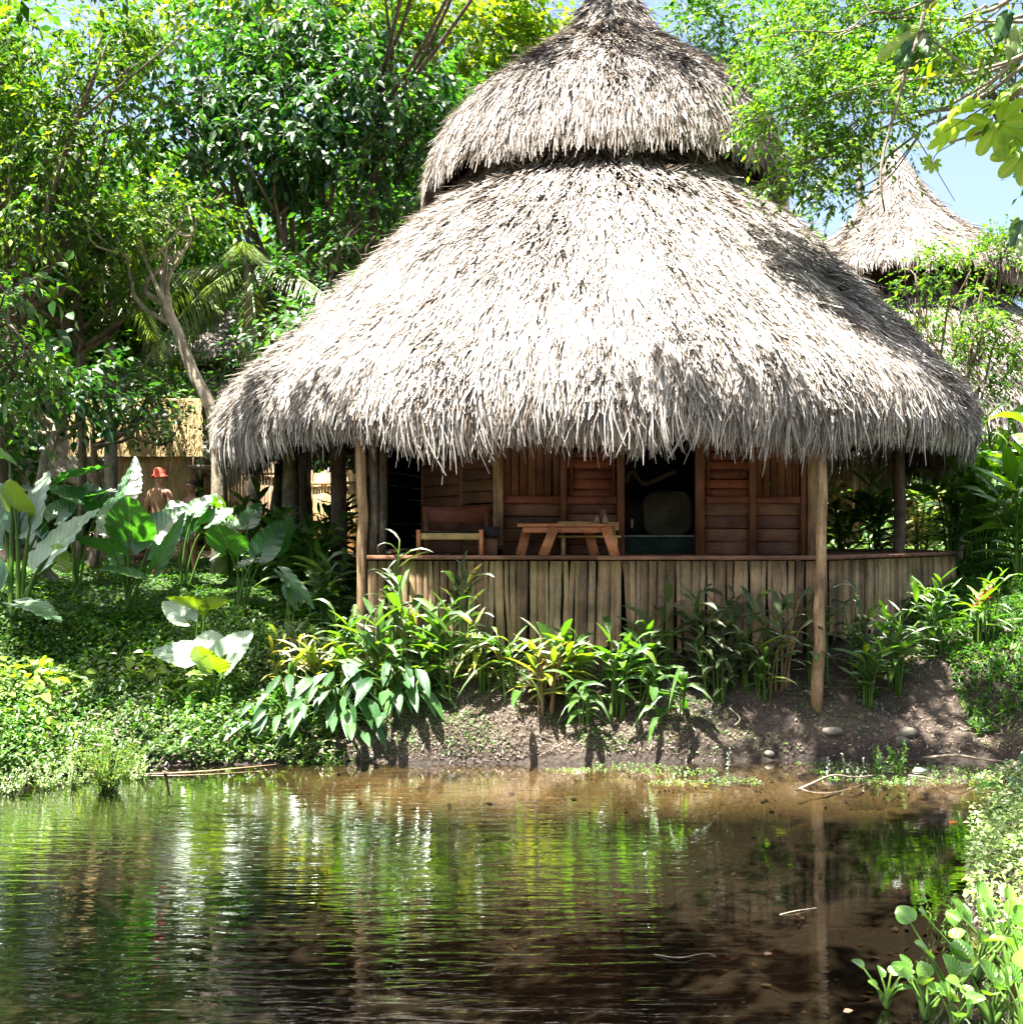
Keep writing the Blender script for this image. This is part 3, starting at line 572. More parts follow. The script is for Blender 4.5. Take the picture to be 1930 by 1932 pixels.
# posts holding the eaves
def post(pa, pb, r0, r1, name='post', m='post'):
    pts = spline([pa, (np.array(pa) * .5 + np.array(pb) * .5) + np.array([.02, 0, 0]), pb], 9); pts[1:-1, 0] += rng.normal(0, .008, 7)
    V, f, u = tube(pts, np.linspace(r0, r1, 9) * (1 + rng.normal(0, .03, 9)), 12, wob=.04); return Geo().add(V, f, 0, u).build(name, M[m], hut, smooth=True)
b = P(1539, 1340, 13.65); b[2] = gz(b[0], 13.65) - .15
post(b, P(1549, 800, 13.98), .076, .056)
b = P(682, 1180, 14.6); b[2] = gz(b[0], 14.6) - .15; post(b, P(681, 800, 14.6), .075, .07)
b = P(704, 1060, 14.7); post(b, P(704, 820, 14.7), .06, .06, m='bark')
b = P(722, 1054, 15.2); post(b, P(722, 820, 15.2), .05, .05, m='bark')
b = P(1693, 1050, 17.0); b[2] = gz(b[0], 17.) - .1; post(b, P(1693, 850, 17.0), .095, .09, m='bark')
b = P(1560, 1050, 14.36); post((DR - .02, 14.42, 1.3), (DR - .02, 14.42, 2.36), .05, .05, 'corner_post', 'bark')

# ------------------------------------------------------------------ things on the deck and inside
def bar(p, q, w, d, mat_i=0):
    """straight squared timber from p to q"""
    p = np.array(p, float); q = np.array(q, float); v = q - p; L = np.linalg.norm(v); e = v / L
    a = np.array([0, 1., 0]) if abs(e[1]) < .8 else np.array([1., 0, 0]); s = nrm(np.cross(a, e)); t = np.cross(e, s)
    return bevelled((p + q) / 2, (w, d, L), .005, np.array([s, t, e]))
TY = 14.75
x0, x1 = wx_(976, TY), wx_(1166, TY); zt = EYE - (988 - HY) / F * TY
t = thing('wooden_table', 'low orange wooden table with splayed legs near the doorway', 'table', ((x0 + x1) / 2, TY + .25, FZ))
V, f = bevelled(((x0 + x1) / 2, TY + .27, zt - .02), (x1 - x0, .5, .045), .006); Geo().add(V, f).build('tabletop', M['orange'], t)
g = Geo(); V, f = bevelled(((x0 + x1) / 2, TY + .06, zt - .085), (x1 - x0 - .14, .025, .075), .004); g.add(V, f); V, f = bevelled(((x0 + x1) / 2, TY + .48, zt - .085), (x1 - x0 - .14, .025, .075), .004); g.add(V, f); g.build('apron', M['orange'], t)
for pa, pb, yy in (((996, 1002), (982, 1058), .44), ((1046, 1002), (1024, 1058), .02), ((1112, 1002), (1126, 1058), .44), ((1142, 1002), (1160, 1058), .02)):
    a = P(pa[0], pa[1], TY); b = P(pb[0], pb[1], TY); a[2] = zt - .045; a[1] += yy; b[1] += yy - .05; b[2] = FZ
    V, f = bar(b, a, .13, .05); Geo().add(V, f).build('leg', M['orange'], t)
# two small carved gourds and a clay pot on the table
def lathe(prof, c, n=16):
    pr = np.array(prof); a = np.linspace(0, 2 * math.pi, n, endpoint=False); V = np.stack([c[0] + pr[:, :1] * np.cos(a), c[1] + pr[:, :1] * np.sin(a), c[2] + np.broadcast_to(pr[:, 1:], (len(pr), n))], -1)
    i = np.arange(len(pr) - 1)[:, None] * n; j = np.arange(n)[None]; j2 = (j + 1) % n
    return V.reshape(-1, 3), [np.stack([i + j, i + j2, i + n + j2, i + n + j], -1).reshape(-1, 4), np.array([list(range(n - 1, -1, -1)), list(range((len(pr) - 1) * n, len(pr) * n))])]
GP = [(.03, 0), (.045, .02), (.048, .05), (.035, .085), (.018, .11), (.014, .13)]
for px, lab in ((1127, 'pale gourd standing on the table, nearer its middle'), (1141, 'pale gourd standing at the right end of the table')):
    V, f = lathe(np.array(GP) * (.85 if px == 1127 else .95), (wx_(px, TY + .2), TY + .2 + (.05 if px == 1127 else 0), zt + .003)); tag(Geo().add(V, f).build('gourd', M['clay'], smooth=True), lab, 'gourd', 'gourds on the table')
V, f = lathe([(.04, 0), (.055, .02), (.06, .1), (.05, .16), (.04, .19), (.045, .2)], (wx_(1138, TY + .38), TY + .38, zt + .003)); tag(Geo().add(V, f).build('clay_pot', M['rim'], smooth=True), 'reddish clay pot behind the pale gourds on the table', 'pot')
# yellow board leaning on the wall behind
V, f = bevelled((wx_(1110, 15.3), 15.38, EYE + .06), (.86, .03, .12), .006, None, .006)
bl = thing('plank_bench', 'pale yellow plank bench against the wall behind the table', 'bench', (wx_(1110, 15.3), 15.3, FZ)); Geo().add(V, f).build('backrest', M['yellow'], bl)
V, f = bevelled((wx_(1110, 15.3), 15.2, FZ + .26), (.86, .26, .03), .006); Geo().add(V, f).build('seat', M['yellow'], bl)
for dx in (-.36, .36):
    V, f = bevelled((wx_(1110, 15.3) + dx, 15.33, FZ + .2), (.04, .04, .38), .005); Geo().add(V, f).build('leg', M['yellow'], bl)
    V, f = bevelled((wx_(1110, 15.3) + dx, 15.1, FZ + .12), (.05, .05, .24), .005); Geo().add(V, f).build('leg', M['yellow'], bl)
# chair
CY0 = 14.8; cx0, cx1 = wx_(790, CY0), wx_(908, CY0)
c = thing('wooden_chair', 'wide wooden chair with yellow front rail at the left deck end', 'chair', ((cx0 + cx1) / 2, CY0 + .25, FZ))
zr = EYE - (1012 - HY) / F * CY0
V, f = bevelled(((cx0 + cx1) / 2, CY0, zr), (cx1 - cx0 - .05, .03, .085), .005); Geo().add(V, f).build('front_rail', M['yellow'], c)
V, f = bevelled(((cx0 + cx1) / 2, CY0 + .3, zr + .05), (cx1 - cx0 + .02, .52, .03), .005); Geo().add(V, f).build('seat', M['dark'], c)
for x in (cx0, cx1):
    V, f = bar((x + .0, CY0, FZ), (x, CY0, zr + .09), .055, .055); Geo().add(V, f).build('leg', M['orange'], c)
    V, f = bar((x + .07, CY0 + .55, FZ), (x + .05, CY0 + .65, zr + .42), .055, .05); Geo().add(V, f).build('leg', M['wood_redv'], c)
V, f = bevelled(((cx0 + cx1) / 2 + .06, CY0 + .63, zr + .30), (cx1 - cx0 + .1, .03, .22), .006); Geo().add(V, f).build('backrest', M['wood_red'], c)
V, f = bevelled((cx1 + .13, CY0 + .3, zr + .06), (.22, .5, .14), .01); tag(Geo().add(V, f).build('wooden_crate', M['dark']), 'small black wooden crate beside the chair', 'crate')
V, f = bevelled((cx1 + .13, CY0 + .3, (zr + FZ) / 2 - .01), (.17, .4, zr - FZ - .04), .01)
st = tag(Geo().add(V, f).build('plinth', M['wood_dark']), 'dark wooden block under the small crate on the deck', 'block')
# bed inside
B0, B1, BY = wx_(1170, 16.6), wx_(1345, 16.6), 16.6; zm = EYE - (1012 - HY) / F * BY
bd = thing('bed', 'bed with green blanket seen through the doorway', 'bed', ((B0 + B1) / 2, 17.3, FZ))
V, f = bevelled(((B0 + B1) / 2, 17.3, zm - .16), (B1 - B0, 1.4, .30), .05); Geo().add(V, f).build('blanket', M['green_cloth'], bd)
V, f = bevelled(((B0 + B1) / 2, 17.3, zm + .005), (B1 - B0 - .02, 1.36, .03), .012); Geo().add(V, f).build('sheet', M['white_cloth'], bd)
V, f = box(((B0 + B1) / 2, 17.3, FZ + .03), (B1 - B0 - .1, 1.3, .06)); Geo().add(V, f).build('bed_frame', M['wood_dark'], bd)
def cushion(c, s, n=14, pw=3.2):
    u = np.linspace(0, math.pi, n); v = np.linspace(0, 2 * math.pi, 2 * n, endpoint=False); e = 2 / pw
    sp = lambda a: np.sign(a) * np.abs(a) ** e
    V = np.stack([s[0] * sp(np.sin(u))[:, None] * sp(np.cos(v))[None], s[1] * (np.sin(u) ** .9)[:, None] * sp(np.sin(v))[None], s[2] * sp(np.cos(u))[:, None] * np.ones(2 * n)[None]], -1)
    V = V + .03 * (vnoise(V[..., 0] * 9, V[..., 2] * 9, 4) - .5)[..., None]; m = 2 * n
    i = np.arange(n - 1)[:, None] * m; j = np.arange(m)[None]; j2 = (j + 1) % m
    return V.reshape(-1, 3) + np.array(c), np.stack([i + j, i + m + j, i + m + j2, i + j2], -1).reshape(-1, 4)
V, f = cushion((wx_(1258, 17.2), 17.2, zm + .36), (.40, .12, .36)); tag(Geo().add(V, f).build('pillow', M['khaki'], smooth=True), 'large khaki pillow propped up on the bed', 'pillow')
V, f = cushion((wx_(1190, 17.1), 17.0, zm + .30), (.17, .14, .29)); bag = thing('backpack', 'dark backpack leaning beside the pillow on the bed', 'bag', (wx_(1190, 17.1), 17.0, zm)); Geo().add(V, f).build('body', M['dark'], bag, smooth=True)
V, f = bevelled((wx_(1190, 17.), 16.85, zm + .2), (.035, .01, .14), .003); Geo().add(V, f).build('buckle', M['white_cloth'], bag)
V, f, u = tube(spline([P(1180, 910, 16.8), P(1192, 890, 16.8), P(1212, 912, 16.8), P(1240, 905, 16.8), P(1275, 888, 16.8)], 24), .035, 8, wob=.3); tag(Geo().add(V, f, 0, u).build('rolled_net', M['rope'], smooth=True), 'grey rolled net draped over pillow and backpack', 'net')

# ------------------------------------------------------------------ trees
def crown(blobs, dens, lpt, L, W, prof=PR_SMALL, droop=.15, tl=4., down=.15, seed=1, fold=.3, sub=.23, upn=1.):
    """leafy crown from ellipsoid masses [(centre, radii)]: sub-clusters of twigs, leaves set along each twig"""
    r = np.random.default_rng(seed); G = Geo()
    for c, rad in blobs:
        c = np.asarray(c, float); rad = np.asarray(rad, float); area = (rad[0] * rad[1] + rad[0] * rad[2] + rad[1] * rad[2])
        nt_ = max(6, int(dens * area)); nc = max(4, int(nt_ / 9))
        u = nrm(r.normal(size=(nc, 3))) * (r.random((nc, 1)) ** .42); cc = c + u * rad
        k = r.integers(0, nc, nt_); sig = sub * np.cbrt(rad[0] * rad[1] * rad[2])
        o = cc[k] + r.normal(size=(nt_, 3)) * sig * np.array([1, 1, .55])
        out = nrm((o - c) / rad); td = nrm(out * .9 + nrm(r.normal(size=(nt_, 3))) * .8 + np.array([0, 0, -down]))
        tln = L * tl * r.uniform(.5, 1.3, nt_)
        t = np.linspace(.12, 1, lpt); T = np.repeat(td, lpt, 0); tt = np.tile(t, nt_); LL = np.repeat(tln, lpt)
        O = np.repeat(o, lpt, 0) + T * (LL * tt)[:, None] + np.array([0, 0, -1.]) * (LL * tt ** 2 * .25)[:, None]
        hn = nrm(np.array([0, 0, 1.]) + r.normal(size=(len(O), 3)) * .35); S = nrm(np.cross(T, hn)); sg = np.where(np.arange(len(O)) % 2 == 0, 1., -1.)[:, None]
        sg[lpt - 1::lpt] *= .15
        D = nrm(T * .55 + S * sg * .8 + r.normal(size=O.shape) * .22 + np.array([0, 0, -1.]) * (down + .1))
        ln = L * r.uniform(.65, 1.25, len(O)); V, f, uv = blades(O, D, hn * upn + r.normal(size=O.shape) * .3, ln, W * ln / L, prof, fold, droop)
        G.add(V, f, 0, uv)
        # the twigs themselves
        e = o + td * tln[:, None] + np.array([0, 0, -1.]) * (tln * .25)[:, None]; wv = nrm(np.cross(td, np.array([.3, 1, .2]))) * (L * .035)
        q = np.stack([o - wv, o + wv, e + wv * .3, e - wv * .3], 1); G.add(q.reshape(-1, 3), (np.arange(nt_) * 4)[:, None] + np.arange(4)[None], 1)
    return G
def limbs(base, fork, blobs, r0, r1, seed, n=8, wob=.12, extra=1, mid=None):
    """tapered trunk from base to fork and a limb to every crown mass"""
    r = np.random.default_rng(seed); G = Geo(); base = np.array(base, float); fork = np.array(fork, float)
    pts = [base] + ([np.array(p, float) for p in mid] if mid else [base * .6 + fork * .4 + np.array([*r.normal(0, wob, 2), 0])]) + [fork]
    p = spline(pts, 12); p[1:-1] += r.normal(0, .015, (10, 3)); rad = np.linspace(r0, r1, 12); rad[0] *= 1.5; rad[1] *= 1.15
    V, f, u = tube(p, rad, n, wob=.06); G.add(V, f, 0, u)
    for c, rd in blobs:
        c = np.array(c, float)
        for q in range(extra + 1):
            e = c + r.normal(size=3) * np.array(rd) * (.25 if q == 0 else .55); s = fork + (base - fork) * r.uniform(0, .12)
            m1 = s * .62 + e * .38 + np.array([*r.normal(0, .2, 2), -.12 * abs(e[2] - s[2]) ]); m2 = s * .3 + e * .7 + r.normal(0, .15, 3)
            V, f, u = tube(spline([s, m1, m2, e], 9), np.linspace(r1 * .7, max(.012, r1 * .12), 9), 6, wob=.05); G.add(V, f, 0, u)
            for z in range(2):
                s2 = m1 * .3 + m2 * .7 + r.normal(0, .05, 3); e2 = e + r.normal(size=3) * np.array(rd) * .5
                V, f, u = tube(spline([m2, (m2 + e2) / 2 + r.normal(0, .12, 3), e2], 6), np.linspace(r1 * .28, .008, 6), 5); G.add(V, f, 0, u)
    return G
def pb(px, py, rx, ry, Y, ryy=None):
    """a crown mass given by where it is seen (display pixels) at distance Y"""
    return (P(px, py, Y), (rx / F * Y, (ryy if ryy else max(rx, ry) * .8 / F * Y), ry / F * Y))
def tree(name, label, cat, base_px, Y, fork, blobs, r0, r1, leaf, dens, lpt, L, W, seed, bark='bark', prof=PR_SMALL, mid=None, group=None, extra=1, **kw):
    x = (base_px - CX) / F * Y; z = gz(x, Y); t = thing(name, label, cat, (x, Y, z), group)
    limbs((x, Y, z - .15), fork, blobs, r0, r1, seed, mid=mid, extra=extra).build('trunk', M[bark], t, smooth=True)
    crown(blobs, dens, lpt, L, W, prof, seed=seed, **kw).build('crown', [M[leaf], M['bark']], t); return t

# the big dark glossy tree behind the roof's left slope
tree('broadleaf_tree', 'big tree with dark glossy blue-green leaves rising behind the left slope of the main roof', 'tree', 572, 23.5, P(572, 600, 23.5),
     [pb(560, 200, 190, 120, 23), pb(370, 150, 140, 110, 22.5), pb(720, 180, 150, 110, 23), pb(500, 300, 110, 45, 22.4), pb(660, 320, 100, 60, 22.6), pb(330, 270, 90, 60, 22), pb(780, 300, 70, 90, 23.5), pb(560, 70, 200, 70, 24)],
     .22, .13, 'leaf_dark', 48, 7, .21, .052, 21, prof=PR_LEAF, mid=[P(572, 800, 23.5)], down=.35, tl=2.6, extra=1)
tree('olive_tree', 'tall tree with small olive leaves filling the upper left corner', 'tree', 20, 19, P(30, 560, 19),
     [pb(90, 80, 170, 110, 18.5), pb(60, 260, 150, 100, 18.5), pb(190, 200, 80, 110, 19), pb(230, 40, 90, 60, 19.5), pb(-110, 160, 150, 200, 19), pb(60, 380, 130, 60, 18.2)],
     .16, .1, 'leaf_olive', 62, 8, .13, .034, 22, down=.2)
tree('layered_tree', 'tree with bright green layered foliage left of the leaning trunk', 'tree', 150, 20.5, P(150, 620, 20.5),
     [pb(120, 430, 150, 45, 20), pb(280, 410, 120, 40, 20), pb(30, 520, 110, 60, 20.5), pb(190, 520, 90, 45, 20.5), pb(60, 620, 120, 60, 21)], .1, .07, 'leaf_mid', 75, 7, .15, .04, 23, down=.1)
tree('leaning_tree', 'slender tree with a leaning forked grey trunk beside the roof edge', 'tree', 420, 18.3, P(316, 560, 18.6),
     [pb(300, 400, 110, 40, 18.6), pb(240, 440, 80, 35, 18.5), pb(370, 390, 60, 35, 19)], .15, .075, 'leaf_olive', 80, 7, .12, .034, 24, bark='bark_pale', mid=[P(415, 930, 18.3), P(408, 800, 18.4), P(372, 715, 18.4), P(335, 625, 18.5)], down=.1)
tree('shade_tree', 'dark foliage tree close behind the left roof edge', 'tree', 500, 21, P(560, 640, 21.3),
     [pb(480, 720, 60, 50, 21.4), pb(640, 500, 70, 60, 22.3), pb(700, 440, 80, 60, 22), pb(560, 560, 60, 50, 21.5)], .13, .09, 'leaf_dark', 60, 7, .16, .045, 25)
tree('sapling', 'small glossy-leaved tree left of the man in the red hat', 'tree', 105, 17.5, P(110, 800, 17.5),
     [pb(90, 735, 70, 45, 17.3), pb(60, 680, 60, 40, 17.3), pb(150, 720, 60, 40, 17.6), pb(20, 750, 60, 35, 17.4)], .10, .06, 'leaf_dark', 48, 7, .17, .045, 26, bark='bark_pale', prof=PR_LEAF, down=.25)
tree('dark_layered_tree', 'tree with thin horizontal dark foliage above the man in the red hat', 'tree', 170, 19, P(176, 820, 19),
     [pb(260, 760, 120, 22, 18.8), pb(330, 800, 70, 25, 18.6), pb(200, 720, 100, 30, 19), pb(300, 700, 80, 28, 19)], .10, .05, 'leaf_dark', 85, 7, .10, .028, 27, down=.0)
tree('vine_tree', 'tangle of small bright leaves against the left edge of the picture', 'tree', -30, 16.5, P(-40, 700, 16.5),
     [pb(0, 580, 90, 60, 16.3), pb(30, 660, 70, 35, 16.3), pb(-20, 760, 80, 50, 16.5)], .09, .05, 'leaf_mid', 60, 7, .14, .038, 28, down=.3)
tree('sunlit_tree', 'sunlit yellow-green tree high behind the roof peak on its left', 'tree', 760, 32, P(760, 500, 32),
     [pb(700, 40, 130, 80, 31), pb(860, 60, 130, 90, 32), pb(950, 20, 90, 60, 33), pb(560, 20, 140, 60, 31), pb(820, 180, 90, 80, 33), pb(430, 30, 120, 60, 32), pb(980, 110, 60, 60, 34)], .25, .14, 'leaf_yellow', 46, 7, .24, .07, 29, prof=PR_LEAF)
tree('peak_tree', 'dark airy tree just right of the roof peak', 'tree', 1400, 33, P(1410, 420, 33),
     [pb(1290, 50, 60, 70, 32), pb(1380, 60, 70, 90, 33), pb(1460, 30, 70, 60, 33), pb(1340, 140, 50, 40, 33)], .2, .12, 'leaf_mid', 45, 6, .2, .05, 30, bark='bark_pale')
tree('fine_leaved_tree', 'light green fine-leaved branches overhanging the right side of the roof', 'tree', 2250, 15.5, P(1990, -60, 15.9),
     [pb(1500, 110, 110, 65, 15.3), pb(1620, 190, 130, 85, 15.2), pb(1480, 230, 70, 50, 15), pb(1540, 300, 80, 45, 15), pb(1650, 80, 120, 70, 15.8), pb(1740, 90, 80, 60, 16), pb(1500, 335, 40, 25, 14.9), pb(1600, 20, 150, 50, 16), pb(1590, 370, 40, 25, 15.4)],
     .15, .05, 'leaf_fine', 225, 8, .085, .024, 31, bark='bark_pale', mid=[P(2150, 700, 15.5), P(2060, 200, 15.7)], down=.15, tl=4.5, extra=0)
tree('corner_tree', 'green tree with gaps of sky in the upper right corner', 'tree', 2120, 25, P(1990, 300, 25),
     [pb(1840, 60, 110, 60, 24), pb(1900, 140, 80, 50, 25), pb(1780, 110, 60, 40, 25), pb(1985, 300, 30, 50, 25)], .2, .1, 'leaf_mid', 50, 7, .16, .042, 32)
tree('feathery_bush', 'feathery green shrub in front of the second hut on the right', 'shrub', 1800, 20, P(1800, 800, 20),
     [pb(1730, 510, 60, 28, 19.6), pb(1860, 500, 90, 42, 20), pb(1800, 590, 100, 50, 20), pb(1910, 620, 80, 60, 20.3), pb(1720, 600, 50, 50, 20.3), pb(1830, 690, 110, 40, 20.5), pb(1900, 450, 40, 20, 20)], .1, .05, 'leaf_fine', 90, 8, .10, .024, 33, down=.1)
# a lone leaf-bare-ish pair of trunks near the deck, left
for px, top, Y, lab in ((545, 860, 18.6, 'mottled grey trunk just left of the deck, with a palm-like top hidden by the thatch'), (640, 870, 17.2, 'short leaning dark trunk right beside the deck post')):
    x = wx_(px, Y); z = gz(x, Y); t = thing('tree', lab, 'tree', (x, Y, z))
    tp = P(px - 18 if px == 640 else px - 6, 640, Y + .3); V, f, u = tube(spline([(x, Y, z - .1), (np.array((x, Y, z)) + tp) / 2 + np.array([.06, 0, 0]), tp], 10), np.linspace(.17 if px == 545 else .15, .10, 10), 10, wob=.07)
    Geo().add(V, f, 0, u).build('trunk', M['bark_pale' if px == 545 else 'bark'], t, smooth=True)
    crown([(tp + np.array([0, .4, .2]), (.9, .8, .6))], 40, 6, .16, .045, seed=int(px)).build('crown', [M['leaf_dark'], M['bark']], t)

# prototypes for the jungle behind, then copies
far_sets = []
for q, (leaf, L, sd) in enumerate((('leaf_mid', .26, 41), ('leaf_yellow', .24, 42), ('leaf_dark', .28, 43))):
    bl = [((random.uniform(-2.3, 2.3), random.uniform(-1.8, 1.8), 5.2 + random.uniform(-2.6, 4.2)), (random.uniform(1.2, 1.9), random.uniform(1.2, 1.8), random.uniform(.9, 1.5))) for _ in range(10)]
    bl += [((random.uniform(-2, 2), random.uniform(-1, 1), 1.7), (1.4, 1.2, 1.))]
    t = thing('jungle_tree', 'x', 'tree', (0, 0, 0), 'jungle trees behind the huts')
    limbs((0, 0, -.3), (.2, 0, 3.6), bl[:7], .17, .11, sd).build('trunk', M['bark_pale' if q == 0 else 'bark'], t, smooth=True)
    crown(bl, 36, 7, L, L * .25, PR_SMALL, seed=sd, tl=3).build('crown', [M[leaf], M['bark']], t); far_sets.append(t)
kinds = ['mid-green jungle tree', 'yellow-green jungle tree', 'dark green jungle tree']
spots = [(-40, 34, 1.3, 0), (130, 35.5, 1.3, 1), (265, 35, 1.25, 0), (400, 43, 1.2, 1), (640, 33, 1.0, 2), (560, 42, 1.2, 1), (800, 29.5, 1.2, 0),
         (30, 36, 1.1, 2), (220, 38, 1.15, 0), (360, 40, 1.1, 2), (500, 41, 1.2, 0), (660, 39, 1.2, 1), (810, 40, 1.25, 2), (940, 37, 1.45, 0), (1060, 41, 1.6, 1), (1190, 43, 1.55, 0), (1310, 43, 1.5, 2), (1440, 46, 1.3, 0),
         (1560, 50, 1.0, 1), (1700, 52, 1.1, 2), (1850, 44, .75, 0), (1960, 38, .7, 2), (-150, 24, 1.2, 2), (-260, 32, 1.6, 0), (2400, 30, 1.3, 0), (1100, 32, 1.0, 1), (930, 30, .9, 2)]
spot_names = ['behind the olive tree at the left frame edge', 'behind the layered tree, nearer row', 'behind the man in the red hat', 'behind the leaning trunk', 'just behind the left roof slope', 'behind the dark glossy tree', 'left of the roof cap', 'in the far row at the left frame edge', 'in the far row above the grass shelter', 'in the far row above the leaning tree', 'in the far row above the dark glossy tree', 'in the far row left of the roof peak', 'in the far row beside the left cap edge', 'hidden mostly by the roof cap', 'right behind the roof peak', 'right of the roof peak', 'in the far row at the right cap edge', 'left of the distant bare-trunked palm', 'between the two distant palms', 'behind the second hut peak', 'right of the second hut peak', 'at the right frame edge behind the second hut', 'close in, beyond the left frame edge', 'far out beyond the left frame edge', 'beyond the right frame edge', 'behind the middle of the main hut', 'behind the left half of the main hut']
for k, (px, Y, s, kd) in enumerate(spots):
    x = wx_(px, Y); z = gz(x, Y); lab = kinds[kd] + ' ' + spot_names[k]
    src = far_sets[kd]; first = src.get('used') is None
    if first: src['used'] = 1; src.location = (x, Y, z); src.rotation_euler = (0, 0, k * 1.3); src.scale = (s, s, s); src['label'] = lab
    else: copy_thing(src, (x, Y, z), k * 2.4, (s * 1.05, s * 1.05, s), lab)
# low leafy understorey behind everything
G = Geo(); r = np.random.default_rng(50)
bl = [((x_, 31 + r.uniform(-.8, 3), 2.9 + r.uniform(-.4, .9)), (1.3, .9, r.uniform(.5, 1.1))) for x_ in np.linspace(-16, -5, 9)]
bl += [((x_, 27 + r.uniform(-1, 4), 2.8 + r.uniform(-.3, 1.)), (1.2, .9, r.uniform(.7, 1.4))) for x_ in np.linspace(6.5, 16, 10)]
bl += [((x_, 34 + r.uniform(-1, 3), 4 + r.uniform(-.3, 2.)), (2., 1.2, r.uniform(1.5, 2.4))) for x_ in np.linspace(-22, 22, 20)]
tag(crown(bl, 26, 7, .2, .05, seed=51).build('undergrowth', [M['leaf_mid'], M['bark']]), 'leafy undergrowth closing the view behind the huts', 'undergrowth', kind='stuff')
bl = [((x_, 56 + r.uniform(-2, 4), 4.5 + r.uniform(0, 5.)), (4., 1.6, r.uniform(3, 4.5))) for x_ in np.linspace(-34, 34, 20)]
tag(crown(bl, 7, 7, .5, .15, seed=52).build('forest', [M['leaf_mid'], M['bark']]), 'dense forest at the end of the view', 'forest', kind='stuff')

# trees on the viewer's own bank whose crowns reach over the pond, above the picture, and shade it
for k, (bx, by, cs) in enumerate(((8.2, 8.5, [(.9, 11.4, 10.4, 1.3, .55), (2.6, 11.5, 10.4, 1.3, .6), (4.4, 11.3, 10.2, 1.4, .7), (5.8, 10.6, 10, 1.2, 1.), (3.2, 8.8, 9.8, 1.5, .9), (1.2, 7.6, 9.6, 1.4, .9)]),
                               (-7.5, 2., [(-1.2, 5.6, 9, 1.7, 1.1), (-4.2, 7.2, 9, 1.5, 1.4), (-6.5, 6, 9, 1.9, 1.9)]),
                               (-10.5, 13.5, [(-8.4, 14.1, 10.8, 1.5, .8), (-6.4, 14.2, 11.0, 1.2, .7), (-5.2, 13.2, 10.9, 1.3, .7), (-7.4, 12.7, 10.6, 1.3, .7), (-10.2, 12.5, 9, 1.7, 1.5)]))):
    z = gz(bx, by); blobs = [((a, b, c_), (rx, ry, .7)) for a, b, c_, rx, ry in cs]; fk = np.array((bx * .8 + cs[0][0] * .2, by * .8 + cs[0][1] * .2, 7.4))
    t = thing('overhanging_tree', ['tree on the right bank reaching over the pond', 'tree on the near left bank reaching over the pond', 'tree left of the lawn reaching over it'][k], 'tree', (bx, by, z))
    limbs((bx, by, z - .2), fk, blobs, .24, .16, 60 + k, extra=0).build('trunk', M['bark'], t, smooth=True)
    crown(blobs, 62, 7, .2, .055, seed=70 + k, tl=3).build('crown', [M['leaf_mid'], M['bark']], t)

tx_, ty_ = -3.4, 25.0; zz_ = gz(tx_, ty_); t = thing('cap_shading_tree', 'added tall tree behind the dark glossy one, its out-of-view boughs dappling the roof cap with shade', 'tree', (tx_, ty_, zz_))
bl = [((-.4, 16.6, 15.6), (1.0, .7, .6)), ((1.3, 16.3, 15.2), (1.1, .5, .6)), ((.4, 17.9, 16.2), (1.2, .8, .6)), ((-1.5, 18.6, 15.2), (.9, .8, .5)), ((2.4, 17.6, 15.8), (.8, .7, .5)), ((-2.6, 21.5, 14.8), (1.6, 1.4, 1.0))]  # boughs above the frame, added to throw dappled shade on the roof cap
limbs((tx_, ty_, zz_ - .2), (-2.8, 23.2, 12.5), bl, .16, .08, 95, extra=0).build('trunk', M['bark'], t, smooth=True)
crown(bl, 30, 7, .17, .05, seed=96, tl=3).build('crown', [M['leaf_mid'], M['bark']], t)

# ------------------------------------------------------------------ palms
def frond(base, d, L, n=46, sag=.5, lw=.018, seed=0, ll=.55):
    r = np.random.default_rng(seed); d = nrm(np.array(d, float)); t = np.linspace(0, 1, 14)
    pts = np.array(base) + d * (L * t)[:, None] + np.array([0, 0, -1.]) * (sag * L * t ** 2)[:, None]; G = Geo()
    V, f, u = tube(pts, np.linspace(.03, .006, 14), 5); G.add(V, f, 1, u)
    tt = np.linspace(.12, .99, n); C = np.stack([np.interp(tt, t, pts[:, k]) for k in range(3)], 1); T = nrm(np.gradient(C, axis=0))
    for s in (-1, 1):
        S = nrm(np.cross(T, [0, 0, 1.])) * s; D = nrm(S * .75 + T * .55 + np.array([0, 0, -.35]) + r.normal(0, .06, C.shape))
        ln = ll * np.sin(np.pi * np.clip(tt * .85 + .12, 0, 1)) ** .6 * r.uniform(.85, 1.1, n)
        V, f, u = blades(C, D, nrm(np.array([0, 0, 1.]) + S * .3), ln, lw, [(0, .5), (.4, 1), (1, .05)], .3, .28); G.add(V, f, 0, u)
    return G
def palm(label, px, Y, pyc, L, n, seed, els=(-.3, 1.1), rr=.14, name='palm_tree'):
    r = np.random.default_rng(seed); x = wx_(px, Y); z = gz(x, Y); c = P(px, pyc, Y); t = thing(name, label, 'palm', (x, Y, z))
    V, f, u = tube(spline([(x + .1, Y, z - .1), ((x + c[0]) / 2 + .05, Y, (z + c[2]) / 2), c], 14), np.linspace(rr, rr * .75, 14), 10, wob=.04); Geo().add(V, f, 0, u).build('trunk', M['bark_pale'], t, smooth=True)
    for k in range(n):
        a = k * 2.4 + r.uniform(-.2, .2); e = els[0] + (els[1] - els[0]) * (1 - k / n) + r.uniform(-.1, .1)
        frond(c, (math.cos(a) * math.cos(e), math.sin(a) * math.cos(e), math.sin(e)), L * r.uniform(.85, 1.1), seed=seed + k, sag=.35 + .25 * r.random(), ll=L * .2).build('frond', [M['palm'], M['stem']], t)
palm('coconut palm with long drooping fronds between the leaning tree and the dark tree', 470, 22.2, 500, 3.2, 11, 80, (-.8, .55))
